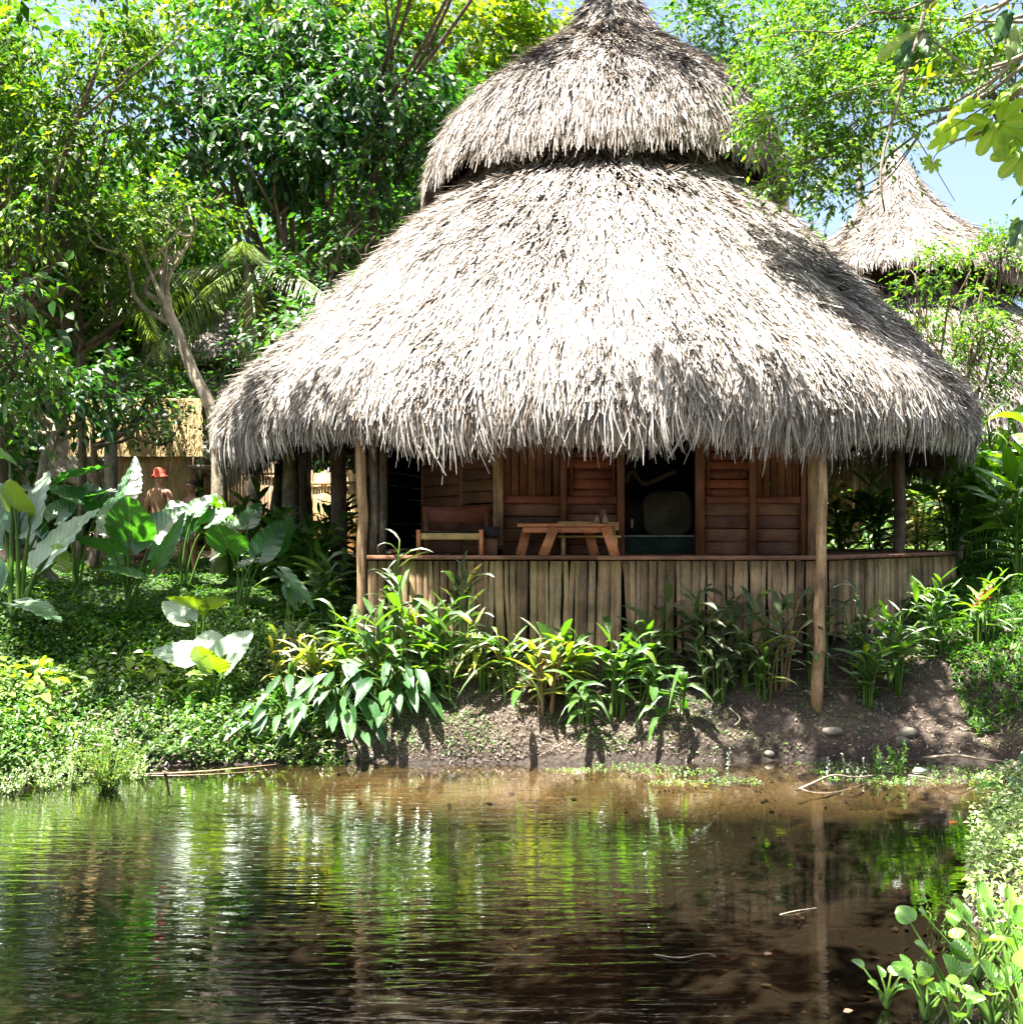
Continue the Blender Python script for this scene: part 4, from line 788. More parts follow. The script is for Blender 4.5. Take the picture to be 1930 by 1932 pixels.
palm('palm with fronds hanging over the clearing left of the leaning tree', 205, 21.5, 500, 2.6, 12, 100)
palm('distant palm with a tall bare grey trunk between the two thatched peaks', 1480, 40, 300, 2.6, 12, 120, rr=.17)
palm('distant palm with ragged fronds just left of the second roof peak', 1620, 44, 300, 2.6, 11, 140, rr=.15)

# ------------------------------------------------------------------ the other huts
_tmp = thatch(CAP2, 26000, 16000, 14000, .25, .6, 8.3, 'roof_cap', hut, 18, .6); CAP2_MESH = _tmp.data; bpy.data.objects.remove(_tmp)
def hut_copy(px, Y, s, rz, label):
    x = wx_(px, Y); z = gz(x, Y); t = thing('thatched_hut', label, 'hut', (x, Y, z))
    t.rotation_euler = (0, 0, rz); t.scale = (s, s, s)
    for ch in hut.children:
        if ch.name.split('.')[0] in ('roof', 'roof_cap'):
            d = ch.copy(); COL.objects.link(d); d.parent = t; d.location = (0, 0, -1.4)
            if ch.name.startswith('roof_cap'): d.data = CAP2_MESH; d.scale = (1.12, 1.12, 1.02)
    g = Geo(); n = 40
    for k in range(n):
        a = 2 * math.pi * k / n; V, f = bevelled((0, 0, 1.25), (.5, .06, 3.1), .01); c_, s_ = math.cos(a), math.sin(a)
        V = V + np.array((0, -3.3, 0)); V = V @ np.array([[c_, s_, 0], [-s_, c_, 0], [0, 0, 1]]); g.add(V, f)
    o = bpy.data.objects.new('wall', g.mesh('wall', M['slat'])); COL.objects.link(o); o.parent = t
    for k in range(8):
        a = 2 * math.pi * k / 8 + .2; V, f, u = tube([(4.9 * math.cos(a), 4.9 * math.sin(a), -.3), (4.9 * math.cos(a), 4.9 * math.sin(a), 3.6)], [.08, .07], 8)
        o = bpy.data.objects.new('post', Geo().add(V, f, 0, u).mesh('post', M['post'])); COL.objects.link(o); o.parent = t
    return t
hut_copy(1722, 31.5, .97, 2.3, 'second thatched hut with a pointed roof behind the feathery shrub on the right')
hut_copy(440, 36.0, .74, 4.1, 'distant thatched hut half hidden by trunks behind the left roof edge')
hut_copy(20, 31.5, .55, 1.0, 'small thatched hut far left behind the sapling')
def strips_wall(p0, p1, z0, z1, n, mat, name, parent, lean=.12, wd=(.008, .02), seed=0, top=.0):
    r = np.random.default_rng(seed); p0 = np.array(p0, float); p1 = np.array(p1, float); d = p1 - p0; L = np.linalg.norm(d); d /= L; out = np.array([d[1], -d[0]])
    a = r.uniform(0, L, n); h = r.uniform(.5, 1.05, n); k = 4; V = np.zeros((n, k, 2, 3)); zt = z1 - r.uniform(0, (z1 - z0) * .5, n)
    for q in range(k):
        t = q / (k - 1); u = a + lean * r.normal(0, .5, n) * t; off = .03 + r.uniform(0, .05, n) + .1 * t
        X_ = p0[0] + d[0] * u + out[0] * off; Y_ = p0[1] + d[1] * u + out[1] * off; Z_ = np.maximum(zt - (z1 - z0) * h * .8 * t, z0)
        w_ = r.uniform(*wd, n) * (1 - .5 * t); V[:, q, 0] = np.stack([X_ - d[0] * w_, Y_ - d[1] * w_, Z_], -1); V[:, q, 1] = np.stack([X_ + d[0] * w_, Y_ + d[1] * w_, Z_], -1)
    b = np.arange(n) * k * 2; f = np.concatenate([np.stack([b + 2 * q, b + 2 * q + 1, b + 2 * q + 3, b + 2 * q + 2], -1) for q in range(k - 1)])
    G = Geo().add(V, f, 0); V, f = box(((p0[0] + p1[0]) / 2, (p0[1] + p1[1]) / 2, (z0 + z1) / 2), (L, .04, z1 - z0), np.array([[d[0], d[1], 0], [-d[1], d[0], 0], [0, 0, 1]])); G.add(V, f, 0)
    return G.build(name, mat, parent)
Ys = 27.5; xa, xb = wx_(215, Ys), wx_(365, Ys); zg = gz(xa, Ys)
sh = thing('grass_shelter', 'small yellow grass-walled shelter behind the man in the red hat', 'shelter', ((xa + xb) / 2, Ys, zg))
zt_, zb_ = EYE + (1000 - 852) / F * Ys, EYE + (1000 - 950) / F * Ys
strips_wall((xa, Ys), (xb, Ys), zg, zt_, 3000, M['thatch_yellow'], 'grass_wall', sh, seed=1)
strips_wall((xa, Ys + 2), (xa, Ys), zg, zt_, 700, M['thatch_yellow'], 'grass_wall', sh, seed=2)
strips_wall((xa - .9, Ys - .25), (xb + .3, Ys - .25), zt_ - .15, zt_ + 1.3, 3500, M['thatch_yellow'], 'roof', sh, seed=3)
V, f = bevelled((wx_(300, Ys), Ys + 1, zt_ + 1.1), (xb - xa + 1.2, 2.6, .12), .03); Geo().add(V, f).build('roof_top', M['thatch_core'], sh)
for a in (xa, xb):
    V, f, u = tube([(a, Ys - .1, zg - .1), (a, Ys - .1, zt_ + .9)], .06, 8); Geo().add(V, f, 0, u).build('post', M['post'], sh)
Yc_ = 20.5; g = Geo(); x0, x1 = wx_(248, Yc_), wx_(292, Yc_); zg = gz(x0, Yc_)
for k in range(9): V, f, u = tube([(x0 + rng.uniform(-.04, .04), Yc_ + .2 * (k % 2), zg + .06 + k * .13), (x1 + rng.uniform(-.04, .04), Yc_ + .2 * (k % 2), zg + .06 + k * .13)], .062, 9, wob=.06); g.add(V, f, 0, u)
lp = thing('log_pile', 'stack of red-brown logs beside the man in the red hat', 'log pile', ((x0 + x1) / 2, Yc_, zg)); g.build('logs', M['wood_redv'], lp)
for x in (x0 + .1, x1 - .1):
    V, f, u = tube([(x, Yc_ - .1, zg), (x, Yc_ - .1, zg + 1.3)], .03, 7); Geo().add(V, f, 0, u).build('stake', M['post'], lp)
def board_fence(label, px0, px1, Y0, Y1, pyt, mat, n, rail=True):
    a = P(px0, pyt, Y0); b = P(px1, pyt, Y1); d = b - a; L = math.hypot(d[0], d[1]); e = d / L; z0 = gz(a[0], Y0); g = Geo(); ax = np.array([[e[0], e[1], 0], [-e[1], e[0], 0], [0, 0, 1]])
    t = thing('board_fence', label, 'fence', (*(a[:2] + b[:2]) / 2, z0))
    for k in range(n):
        c = a + d * ((k + .5) / n); zt2 = c[2] + rng.uniform(-.05, .05); zb2 = gz(c[0], c[1]) - .05; V, f = bevelled((c[0], c[1], (zt2 + zb2) / 2), (L / n * .9, .03, zt2 - zb2), .006, ax, .004); g.add(V, f)
    g.build('boards', mat, t)
    for z in (.35, .85):
        c = (a + b) / 2; c[2] = z0 + (c[2] - z0) * z; V, f = bevelled((c[0] + e[1] * .04, c[1] - e[0] * .04 - .02, c[2]), (L, .04, .08), .006, ax); Geo().add(V, f).build('rail', M['post'], t)
board_fence('pale wooden board fence in the sun behind the mottled trunk', 385, 545, 28, 27.5, 868, M['slat'], 26)
board_fence('orange board fence glimpsed between the mottled trunk and the deck post', 548, 690, 27.4, 26.5, 890, M['thatch_yellow'], 26)
V, f = bevelled((wx_(386, 26.4), 26.3, EYE + 118 / F * 26.4), (.6, .5, .08), .01); sg = thing('wooden_counter', 'pale counter board right of the grass shelter', 'counter', (wx_(386, 26.4), 26.3, gz(wx_(386, 26.4), 26.3)))
Geo().add(V, f).build('counter_top', M['twig'], sg)
for dx in (-.22, .22):
    c = (wx_(386, 26.4) + dx, 26.3); zz = gz(*c); V, f = bevelled((*c, (zz + EYE + 118 / F * 26.4) / 2 - .03), (.07, .07, EYE + 118 / F * 26.4 - zz), .008); Geo().add(V, f).build('leg', M['post'], sg)

# ------------------------------------------------------------------ people
def body(name, joints, edges, parent, mat, lvl=2):
    names = list(joints); me = bpy.data.meshes.new(name); me.from_pydata([Vector(joints[k][0]) for k in names], [(names.index(a), names.index(b)) for a, b in edges], []); me.update()
    o = bpy.data.objects.new(name, me); COL.objects.link(o); m = o.modifiers.new('skin', 'SKIN'); me.skin_vertices or me.attributes
    sv = me.skin_vertices[0].data if me.skin_vertices else None
    if sv is None:
        bpy.context.view_layer.update(); sv = me.skin_vertices[0].data
    for i_, k in enumerate(names):
        rr = joints[k][1]; sv[i_].radius = rr if isinstance(rr, tuple) else (rr, rr); sv[i_].use_root = (i_ == 0)
    m.use_smooth_shade = True; s = o.modifiers.new('sub', 'SUBSURF'); s.levels = lvl; s.render_levels = lvl; me.materials.append(M[mat]); o.parent = parent; return o
def human(label, loc, rz, mat, arms, sit=False):
    t = thing('person', label, 'person', loc); t.rotation_euler = (0, 0, rz); t['_loc'] = [0, 0, 0]
    J = {'pelvis': ((0, 0, .93), (.155, .115)), 'belly': ((0, .01, 1.08), (.135, .10)), 'chest': ((0, 0, 1.28), (.165, .115)), 'upper': ((0, 0, 1.41), (.13, .085)), 'neck': ((0, .01, 1.50), .056), 'nape': ((0, .0, 1.555), .055), 'head': ((0, -.02, 1.64), (.078, .095)), 'crown': ((0, -.01, 1.71), (.068, .085)), 'nose': ((0, -.115, 1.635), .014)}
    E = [('pelvis', 'belly'), ('belly', 'chest'), ('chest', 'upper'), ('upper', 'neck'), ('neck', 'nape'), ('nape', 'head'), ('head', 'crown'), ('head', 'nose')]
    for s, n in ((-1, 'l'), (1, 'r')):
        J['sh' + n] = ((s * .185, 0, 1.40), .058); J['el' + n] = ((s * (.185 + arms[0]), arms[1], 1.12), .042); J['wr' + n] = ((s * (.19 + arms[2]), arms[3], arms[4]), .028); J['pa' + n] = ((s * (.19 + arms[2]), arms[3] - .02, arms[4] - .075), (.038, .02))
        E += [('upper', 'sh' + n), ('sh' + n, 'el' + n), ('el' + n, 'wr' + n), ('wr' + n, 'pa' + n)]
        for q in range(4):
            y = -.033 + q * .02; ln = (.062, .075, .07, .055)[q]; J['f%d' % q + n] = ((s * (.192 + arms[2]), arms[3] - .02 + y, arms[4] - .115 - ln * .3), .009); J['g%d' % q + n] = ((s * (.18 + arms[2]), arms[3] - .022 + y, arms[4] - .12 - ln), .007); E += [('pa' + n, 'f%d' % q + n), ('f%d' % q + n, 'g%d' % q + n)]
        J['th' + n] = ((s * (.18 + arms[2]), arms[3] - .075, arms[4] - .08), .010); E += [('pa' + n, 'th' + n)]
        J['hip' + n] = ((s * .09, 0, .86), .092); J['ear' + n] = ((s * .088, 0, 1.635), .014); E += [('pelvis', 'hip' + n), ('head', 'ear' + n)]
        kn = ((s * .11, -.42, .52), .062) if sit else ((s * .10, -.02, .48), .062); an = ((s * .11, -.38, .09), .04) if sit else ((s * .10, .02, .09), .04)
        J['kn' + n] = kn; J['an' + n] = an; J['toe' + n] = ((an[0][0] * 1.1, an[0][1] - .16, .04), (.035, .03)); E += [('hip' + n, 'kn' + n), ('kn' + n, 'an' + n), ('an' + n, 'toe' + n)]
    body('body', J, E, t, mat); return t
Ym = 17.6; xm = wx_(302, Ym); zm_ = gz(xm, Ym); sc_ = 1.0
man = human('bare-backed person in a red hat standing with arms hanging, seen from behind', (xm, Ym, EYE + 117 / F * Ym - 1.80), math.pi - .35, 'skin', (.075, .02, .06, -.05, .88))
def child_geo(g, name, mat, par, smooth=True):
    o = bpy.data.objects.new(name, g.mesh(name, M[mat], smooth)); COL.objects.link(o); o.parent = par; return o
V, f = lathe([(.135, 0), (.13, .012), (.097, .03), (.096, .08), (.08, .125), (.045, .145), (.005, .15)], (0, -.01, 1.655), 20); V[:, 2] += .012 * np.sin(V[:, 0] * 30); child_geo(Geo().add(V, f), 'hat', 'red', man)
V, f = lathe([(.19, 0), (.185, .1), (.19, .2), (.18, .28), (.165, .31)], (0, 0, .68), 20); V[:, 1] *= .78; child_geo(Geo().add(V, f), 'shorts', 'short', man)
for s in (-1, 1):
    V, f = lathe([(.115, 0), (.11, .1), (.105, .22)], (s * .095, 0, .50), 14); child_geo(Geo().add(V, f), 'shorts_leg', 'short', man)
for s in (-1, 1):
    V, f = lathe([(.001, 0), (.011, .004), (.011, .014), (.001, .018)], (s * .033, -.112, 1.645), 8); child_geo(Geo().add(V, f), 'eye', 'hair', man)
Yw = 19.0; xw_ = wx_(362, Yw)
wom = human('bare-shouldered person with dark hair tied back, head showing above the leaves', (xw_, Yw, EYE + 92 / F * Yw - 1.74), .9 - math.pi / 2, 'skin_dark', (.075, .02, .06, -.05, .88))
V, f = cushion((0, .022, 1.695), (.094, .105, .085), 10, 2.); child_geo(Geo().add(V, f), 'hair', 'hair', wom)
V, f = cushion((0, .12, 1.70), (.042, .045, .042), 8, 2.); child_geo(Geo().add(V, f), 'hair_bun', 'hair', wom)
V, f = lathe([(.19, 0), (.18, .2), (.17, .45), (.165, .52)], (0, 0, .72), 20); V[:, 1] *= .75; child_geo(Geo().add(V, f), 'wrap', 'short', wom)
for s in (-1, 1):
    V, f = lathe([(.001, 0), (.011, .004), (.011, .014), (.001, .018)], (s * .033, -.112, 1.645), 8); child_geo(Geo().add(V, f), 'eye', 'hair', wom)

# ------------------------------------------------------------------ elephant-ear plants
def ear_leaf(A, T, hw, Nh, cup=.25, droop=.12, seed=0, rip=.014, basal=.28):
    """heart-shaped blade: petiole meets it at A, tip at T, half width hw, Nh the way its upper face looks"""
    r = np.random.default_rng(seed); A = np.array(A, float); T = np.array(T, float); D = T - A; L = np.linalg.norm(D); D /= L; S = nrm(np.cross(D, np.array(Nh, float))); Nn = np.cross(S, D)
    ns, nu = 26, 11; sv = np.linspace(-basal, 1, ns); G = Geo(); ph = r.uniform(0, 6)
    def outer(s):
        a = np.clip((s + basal) / (1 + basal), 0, 1); return (np.sin(np.pi * a ** .72) ** .62) * (1 - .22 * a) * 1.08
    for sg in (-1, 1):
        V = np.zeros((ns, nu, 3)); uv = np.zeros((ns, nu, 2))
        for i_, s in enumerate(sv):
            o = outer(s) ; inn = .26 * np.clip(-s / basal, 0, 1) ** .7 if s < 0 else 0.; o = max(o, inn + .015)
            u = np.linspace(inn, o, nu); e = u / max(o, .05)
            wv = np.sin(ph + s * 30 - u * 6) * rip * (.3 + e) * L + np.sin(ph * 2 + s * 9) * .018 * L * e ** 2
            x = u * hw * (1 + .035 * np.sin(s * 42 + ph) * (e > .95)); y = s * L - u * .04 * L
            h = cup * x * (.4 + .6 * e) + wv * e - droop * L * max(s, 0) ** 2 - .05 * L * (s < 0) * (-s)
            V[i_] = A + S * (sg * x)[:, None] + D * y[:, None] + Nn * h[:, None]; uv[i_, :, 0] = sg * u; uv[i_, :, 1] = (s + .5) * .9
        i = np.arange(ns - 1)[:, None] * nu + np.arange(nu - 1)[None]; q = np.stack([i, i + 1, i + nu + 1, i + nu], -1).reshape(-1, 4)
        G.add(V.reshape(-1, 3), q if sg > 0 else q[:, ::-1], 0, uv.reshape(-1, 2))
    return G
def ear_plant(label, bpx, Y, leaves, r0=.030, group='elephant ear plants', mat='ear', bz=None):
    x = wx_(bpx, Y); z = gz(x, Y); t = thing('elephant_ear_plant', label, 'plant', (x, Y, z), group); t['_loc'] = [x, Y, z]
    for k, lf in enumerate(leaves):
        ax_, ay_, tx_, ty_, hw, nh = lf[:6]; dA, dT = (lf[6] if len(lf) > 6 else (0, 0)); m = lf[7] if len(lf) > 7 else mat
        A = P(ax_, ay_, Y + dA); T = P(tx_, ty_, Y + dA + dT); G = ear_leaf(A, T, hw * 1.12 / F * Y, nh, seed=k + int(bpx), cup=.22)
        G.build('leaf', M[m], t, smooth=True)
        b = np.array((x + rng.uniform(-.08, .08), Y + rng.uniform(-.06, .06), z - .05)); mid = b * .45 + A * .55 + np.array([(A[0] - b[0]) * -.12, 0, .12 * abs(A[2] - b[2])])
        V, f, u = tube(spline([b, mid, A], 12), np.linspace(r0, r0 * .32, 12), 8); Geo().add(V, f, 0, u).build('stalk', M['stem'], t, smooth=True)
FACE, UP, UPL, UPR, BACK = (0.05, -1, .25), (0, -.35, 1), (-.5, -.5, .9), (.6, -.6, .8), (0, 1, .3)
ear_plant('large elephant ear with a round green leaf upright below the man in the red hat', 245, 15.6, [
    (246, 1012, 246, 928, 42, (0, .6, .8), (0, -.5), 'ear_lime' if 0 else 'ear'), (286, 1028, 348, 946, 40, (.25, -.8, .9), (.1, .5)), (300, 1062, 352, 968, 14, (.6, -.5, .6), (-.1, -.1)), (262, 1090, 190, 1066, 30, (0, -.3, 1), (-.3, -.3)),
    (214, 1040, 140, 1005, 22, (-.6, -.3, .8), (-.2, -.4)), (222, 990, 200, 935, 34, (-.3, -.9, .5), (.3, .4)), (236, 935, 262, 872, 26, (.2, 1, -.2), (.6, .7)), (230, 1030, 215, 1075, 20, (.1, -.9, .3), (.3, -.1))])
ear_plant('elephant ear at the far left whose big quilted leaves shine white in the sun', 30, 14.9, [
    (96, 1048, 178, 948, 44, (-.35, -.55, 1), (-.2, .5), 'ear_sunlit'), (60, 985, 84, 880, 34, (-.5, -.9, .6), (.2, .5), 'ear_sunlit'), (10, 1000, -30, 900, 50, (-.2, -.9, .7), (.2, .3)), (108, 1060, 128, 1030, 28, (.2, 1, .1), (-.1, -.2), 'ear_lime'),
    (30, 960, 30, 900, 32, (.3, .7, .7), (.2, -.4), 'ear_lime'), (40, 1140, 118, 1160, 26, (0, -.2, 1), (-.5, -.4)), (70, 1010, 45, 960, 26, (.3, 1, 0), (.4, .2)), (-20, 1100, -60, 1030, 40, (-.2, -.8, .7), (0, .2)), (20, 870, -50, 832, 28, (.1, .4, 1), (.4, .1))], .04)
ear_plant('elephant ear with three upright rounded leaves in the middle of the lawn', 455, 15.9, [
    (430, 1034, 412, 982, 38, (.1, .6, .8), (0, -.45)), (495, 1040, 538, 978, 25, (.5, -.8, .6), (0, .3)), (446, 1000, 398, 990, 24, (-.2, -.5, .9), (.4, .3)), (470, 985, 492, 945, 18, (.3, -.8, .8), (.4, .2)), (520, 1030, 552, 975, 22, (-.3, 1, .1), (.2, .1)), (482, 1058, 440, 1070, 18, (0, -.3, 1), (.2, -.2))], .024)
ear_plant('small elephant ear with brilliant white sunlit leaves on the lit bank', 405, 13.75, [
    (362, 1240, 288, 1220, 30, (-.25, -.7, 1), (0, .15), 'ear_sunlit'), (398, 1236, 392, 1184, 34, (0, -.8, 1), (.1, .3), 'ear_sunlit'), (432, 1232, 476, 1186, 27, (.2, -.7, 1), (0, .2), 'ear_sunlit'), (432, 1260, 455, 1235, 26, (.3, -.7, 1), (-.1, -.1), 'ear_sunlit'),
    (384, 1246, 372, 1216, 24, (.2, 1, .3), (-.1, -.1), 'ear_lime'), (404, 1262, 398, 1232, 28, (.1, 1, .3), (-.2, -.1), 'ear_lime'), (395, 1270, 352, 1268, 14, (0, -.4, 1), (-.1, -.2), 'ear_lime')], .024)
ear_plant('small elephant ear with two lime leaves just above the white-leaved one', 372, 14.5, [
    (352, 1166, 306, 1130, 24, (-.3, -.7, 1), (0, .2), 'ear_sunlit'), (378, 1145, 316, 1122, 15, (-.2, .8, .8), (0, -.1), 'ear_lime'), (392, 1142, 432, 1128, 15, (.2, .8, .8), (0, -.1), 'ear_lime'), (380, 1158, 398, 1130, 10, (.6, -.2, .6), (.1, 0), 'ear_lime')], .018)
ear_plant('dark elephant ear with leaves reaching up behind the lawn, left of the shining leaves', 150, 17.0, [
    (120, 905, 205, 872, 22, (0, .3, 1), (0, .3)), (150, 940, 90, 910, 26, (0, -.4, 1), (0, .2)), (175, 935, 230, 920, 20, (0, -.2, 1), (.1, 0)), (190, 960, 160, 905, 24, (-.2, -.8, .8), (.2, .3)), (110, 975, 150, 930, 30, (.1, -.5, 1), (0, .2))], .025)
ear_plant('low elephant ear in shade between the lawn plants and the hut trunks', 350, 17.2, [
    (370, 965, 400, 930, 20, (.1, -.6, 1), (0, .2)), (340, 970, 320, 940, 20, (-.1, -.6, 1), (0, .2)), (395, 985, 440, 955, 22, (.2, -.6, 1), (0, .2)), (360, 1000, 340, 965, 20, (0, 1, .2)), (420, 1000, 470, 985, 18, (.2, -.4, 1)), (330, 1010, 290, 990, 18, (-.2, -.4, 1))], .018)
ear_plant('single long grey-green drooping leaf plant at the left foot of the deck', 548, 14.6, [
    (538, 1085, 598, 1142, 15, (.5, -.7, .8), (0, -.2)), (545, 1110, 560, 1150, 12, (-.3, -.8, .4), (.2, -.1)), (560, 1130, 540, 1090, 12, (.3, -.9, .3))], .014)

# ------------------------------------------------------------------ heliconia / ginger plants along the deck
def ginger(label, px, py, Y, h, n, mat, seed, stem='stem', spread=.28, lean=(0, 0), L=.42, W=.05, flower=None, droop=.45, group='ginger and heliconia plants along the deck', nl=6, name='ginger_plant', lean_x=None):
    r = np.random.default_rng(seed); L *= 1.5; W *= 1.2; nl = int(nl * 1.25); x = wx_(px, Y); z = gz(x, Y); t = thing(name, label, 'plant', (x, Y, z), group); G = Geo(); Fl = Geo()
    for k in range(n):
        a = r.uniform(0, 6.28); d = r.uniform(.1, 1) * spread; hh = h * r.uniform(.6, 1.05)
        b = np.array((x + r.normal(0, .06), Y + r.normal(0, .05), z - .03)); tp = b + np.array((math.cos(a) * d * hh + lean[0] * hh, math.sin(a) * d * hh * .7 + lean[1] * hh, hh))
        pts = spline([b, b * .5 + tp * .5 + np.array([0, 0, .06 * hh]) - np.array([math.cos(a), math.sin(a), 0]) * d * hh * .12, tp], 9)
        V, f, u = tube(pts, np.linspace(.013, .005, 9) * (.6 + .5 * h), 6); G.add(V, f, 1, u)
        m = max(3, int(nl * r.uniform(.7, 1.2))); tt = np.linspace(.28, .99, m); C = np.stack([np.interp(tt * 8, np.arange(9), pts[:, q]) for q in range(3)], 1)
        T = nrm(np.stack([np.interp(tt * 8, np.arange(9), np.gradient(pts, axis=0)[:, q]) for q in range(3)], 1)); az = r.uniform(0, 3.1)
        side = np.array([[math.cos(az + math.pi * q + r.normal(0, .35)), math.sin(az + math.pi * q + r.normal(0, .35)), 0] for q in range(m)])
        up = np.interp(tt, [.3, 1], [.35, 1.3]); D = nrm(side + T * up[:, None]); ln = L * r.uniform(.5, 1.15, m) * np.interp(tt, [.3, .7, 1], [.8, 1.1, .85])
        V, f, u = blades(C, D, T * 1. - side * .8 + r.normal(0, .2, (m, 3)), ln, W * ln / L * r.uniform(.8, 1.2, m), PR_LONG, .35, droop * r.uniform(.3, 1.5, m)); G.add(V, f, 0, u)
        if flower and k < flower[1]:
            fp = b + (tp - b) * .93 + r.normal(0, .05, 3); nb = 6; Df = nrm(np.array([[(-1) ** q * .8, r.normal(0, .3), .5 - q * .12] for q in range(nb)]))
            V, f, u = blades(fp + np.array([[0, 0, -q * .022] for q in range(nb)]), Df, np.tile([0, -.3, 1.], (nb, 1)), .10, .013, PR_LEAF, .6, .1); Fl.add(V, f, 0, u)
    G.build('foliage', [M[mat], M[stem]], t)
    if flower: Fl.build('flower', M[flower[0]], t)
    return t
gl = [ # label, px, py, Y, h, n, mat, seed, kwargs
 ('tall lime ginger stem catching the sun in front of the deck chair', 840, 0, 13.6, 1.45, 3, 'helic', 1, dict(spread=.16, L=.5, W=.055, nl=8)),
 ('tall upright heliconia with a narrow lit leaf, left of the deck chair', 765, 0, 13.8, 1.5, 3, 'helic', 2, dict(spread=.14, L=.5, W=.06, nl=6)),
 ('bushy bright heliconia with an orange flower at the left corner of the deck', 705, 0, 13.6, 1.25, 5, 'helic', 3, dict(flower=('petal', 2), L=.42)),
 ('yellowing clump of heliconia on the bank left of the deck post', 600, 0, 13.7, .95, 6, 'helic_yel', 4, dict(flower=('petal', 1), L=.4)),
 ('thin yellow-green stems rising beside the white elephant ear', 525, 0, 13.9, .9, 4, 'helic_yel', 5, dict(spread=.2, L=.36, W=.035)),
 ('grey-leaved spear-like ginger standing against the first slats of the deck', 742, 0, 14.15, 1.65, 3, 'helic_dry', 6, dict(spread=.12, L=.5, W=.045)),
 ('shaded ginger behind the lime stem', 880, 0, 14.1, 1.25, 3, 'helic_dry', 7, dict(spread=.15, L=.4)),
 ('golden heliconia clump with orange flowers in full sun below the table', 1030, 0, 13.5, .95, 8, 'helic_yel', 8, dict(flower=('petal', 3), L=.4, W=.042, stem='stem_dry')),
 ('green heliconia right behind the golden clump', 1075, 0, 13.65, .95, 6, 'helic', 9, dict(flower=('petal', 2), L=.4)),
 ('bright ginger with an upright glowing leaf under the doorway', 1165, 0, 13.6, 1.1, 5, 'helic', 10, dict(L=.42, W=.048)),
 ('white-shining ginger arching forward left of the golden clump', 965, 0, 13.6, .95, 4, 'helic', 11, dict(L=.45, W=.045, droop=.7)),
 ('ginger drooping over the bank edge with leaves hanging to the water', 1110, 0, 13.4, .7, 3, 'helic', 12, dict(L=.42, W=.045, droop=1.0, lean=(0, -.45), nl=4)),
 ('ginger leaning over the bank with pale hanging leaves right of the golden clump', 1205, 0, 13.55, .75, 2, 'helic', 13, dict(L=.42, W=.045, droop=.9, lean=(.35, -.3), nl=4)),
 ('white-leaved ginger hanging over the dark bank below the right wall panel', 1285, 0, 13.5, .7, 2, 'helic', 14, dict(L=.46, W=.05, droop=1.1, lean=(-.15, -.4), nl=4)),
 ('shaded ginger with a long slanting leaf below the doorway', 1250, 0, 13.95, 1.15, 4, 'helic_dry', 15, dict(L=.42)),
 ('dull green ginger in shade under the right edge of the doorway', 1325, 0, 13.9, 1.15, 5, 'helic_dry', 16, dict(L=.42)),
 ('dull ginger standing close left of the leaning eave post', 1400, 0, 13.85, 1.25, 5, 'helic_dry', 17, dict(L=.42)),
 ('brown withered ginger clump directly left of the eave post', 1475, 0, 13.85, 1.2, 6, 'helic_dry', 18, dict(L=.4, stem='stem_dry', W=.04)),
 ('broad-leaved ginger right behind the foot of the eave post', 1530, 0, 14.0, 1.2, 3, 'helic_dry', 19, dict(L=.45, W=.06)),
 ('spindly ginger just right of the eave post', 1610, 0, 14.0, 1.25, 4, 'helic_dry', 20, dict(L=.42)),
 ('dense green ginger before the angled right side of the deck', 1690, 0, 14.0, 1.05, 7, 'helic', 21, dict(L=.4, W=.042)),
 ('low dark ginger in front of the right end of the deck', 1760, 0, 14.3, .95, 7, 'helic', 22, dict(L=.36, W=.036)),
 ('grassy ginger with thin red flowers right of the deck', 1850, 0, 14.6, .95, 6, 'helic', 23, dict(L=.38, W=.03, flower=('petal_red', 2))),
 ('short drooping ginger below the white-leaved one at the water line', 1262, 0, 13.3, .4, 1, 'helic', 24, dict(L=.42, W=.05, droop=1.4, lean=(-.2, -.3), nl=4)),
 ('thin ginger shoots at the top of the bank between lime stem and golden clump', 915, 0, 13.8, .8, 4, 'helic_yel', 25, dict(L=.34, W=.035, droop=.8)),
 ('small ginger fan over the water below the golden clump', 985, 0, 13.4, .5, 1, 'helic', 26, dict(L=.4, W=.045, droop=1.3, lean=(.2, -.6), nl=4)),
 ('low ginger in sun between the aroid bush and the lime stem', 800, 0, 13.7, .8, 4, 'helic', 27, dict(L=.38, W=.045)),
 ('small orange-flowered heliconia behind the aroid bush', 655, 0, 13.7, .85, 5, 'helic', 28, dict(L=.36, W=.045, flower=('petal', 1))),
 ('dense dull green ginger low against the slats between doorway and post', 1360, 0, 13.7, .8, 6, 'helic_dry', 29, dict(L=.38, W=.045)),
 ('green ginger low on the bank just left of the eave post foot', 1440, 0, 13.75, .75, 5, 'helic', 30, dict(L=.36, W=.04)),
 ('leafy green ginger low on the bank right of the eave post', 1640, 0, 13.8, .8, 6, 'helic', 31, dict(L=.36, W=.04)),
 ('green ginger under the deck left of the drooping white-leaved one', 1225, 0, 13.8, .9, 5, 'helic', 32, dict(L=.38, W=.045)),
 ('young ginger beside the deck post on the left', 655, 0, 14.0, 1.0, 5, 'helic', 33, dict(L=.4, W=.045)),
 ('ginger with upright dark spears left of the orange-flowered one', 560, 0, 14.2, .9, 5, 'helic_dry', 34, dict(L=.4, W=.045))]
for lab, px, py, Y, h, n, mat, sd, kw in gl: ginger(lab, px, py, Y, h, n + (n > 2) + (n > 4), mat, 200 + sd, **kw)
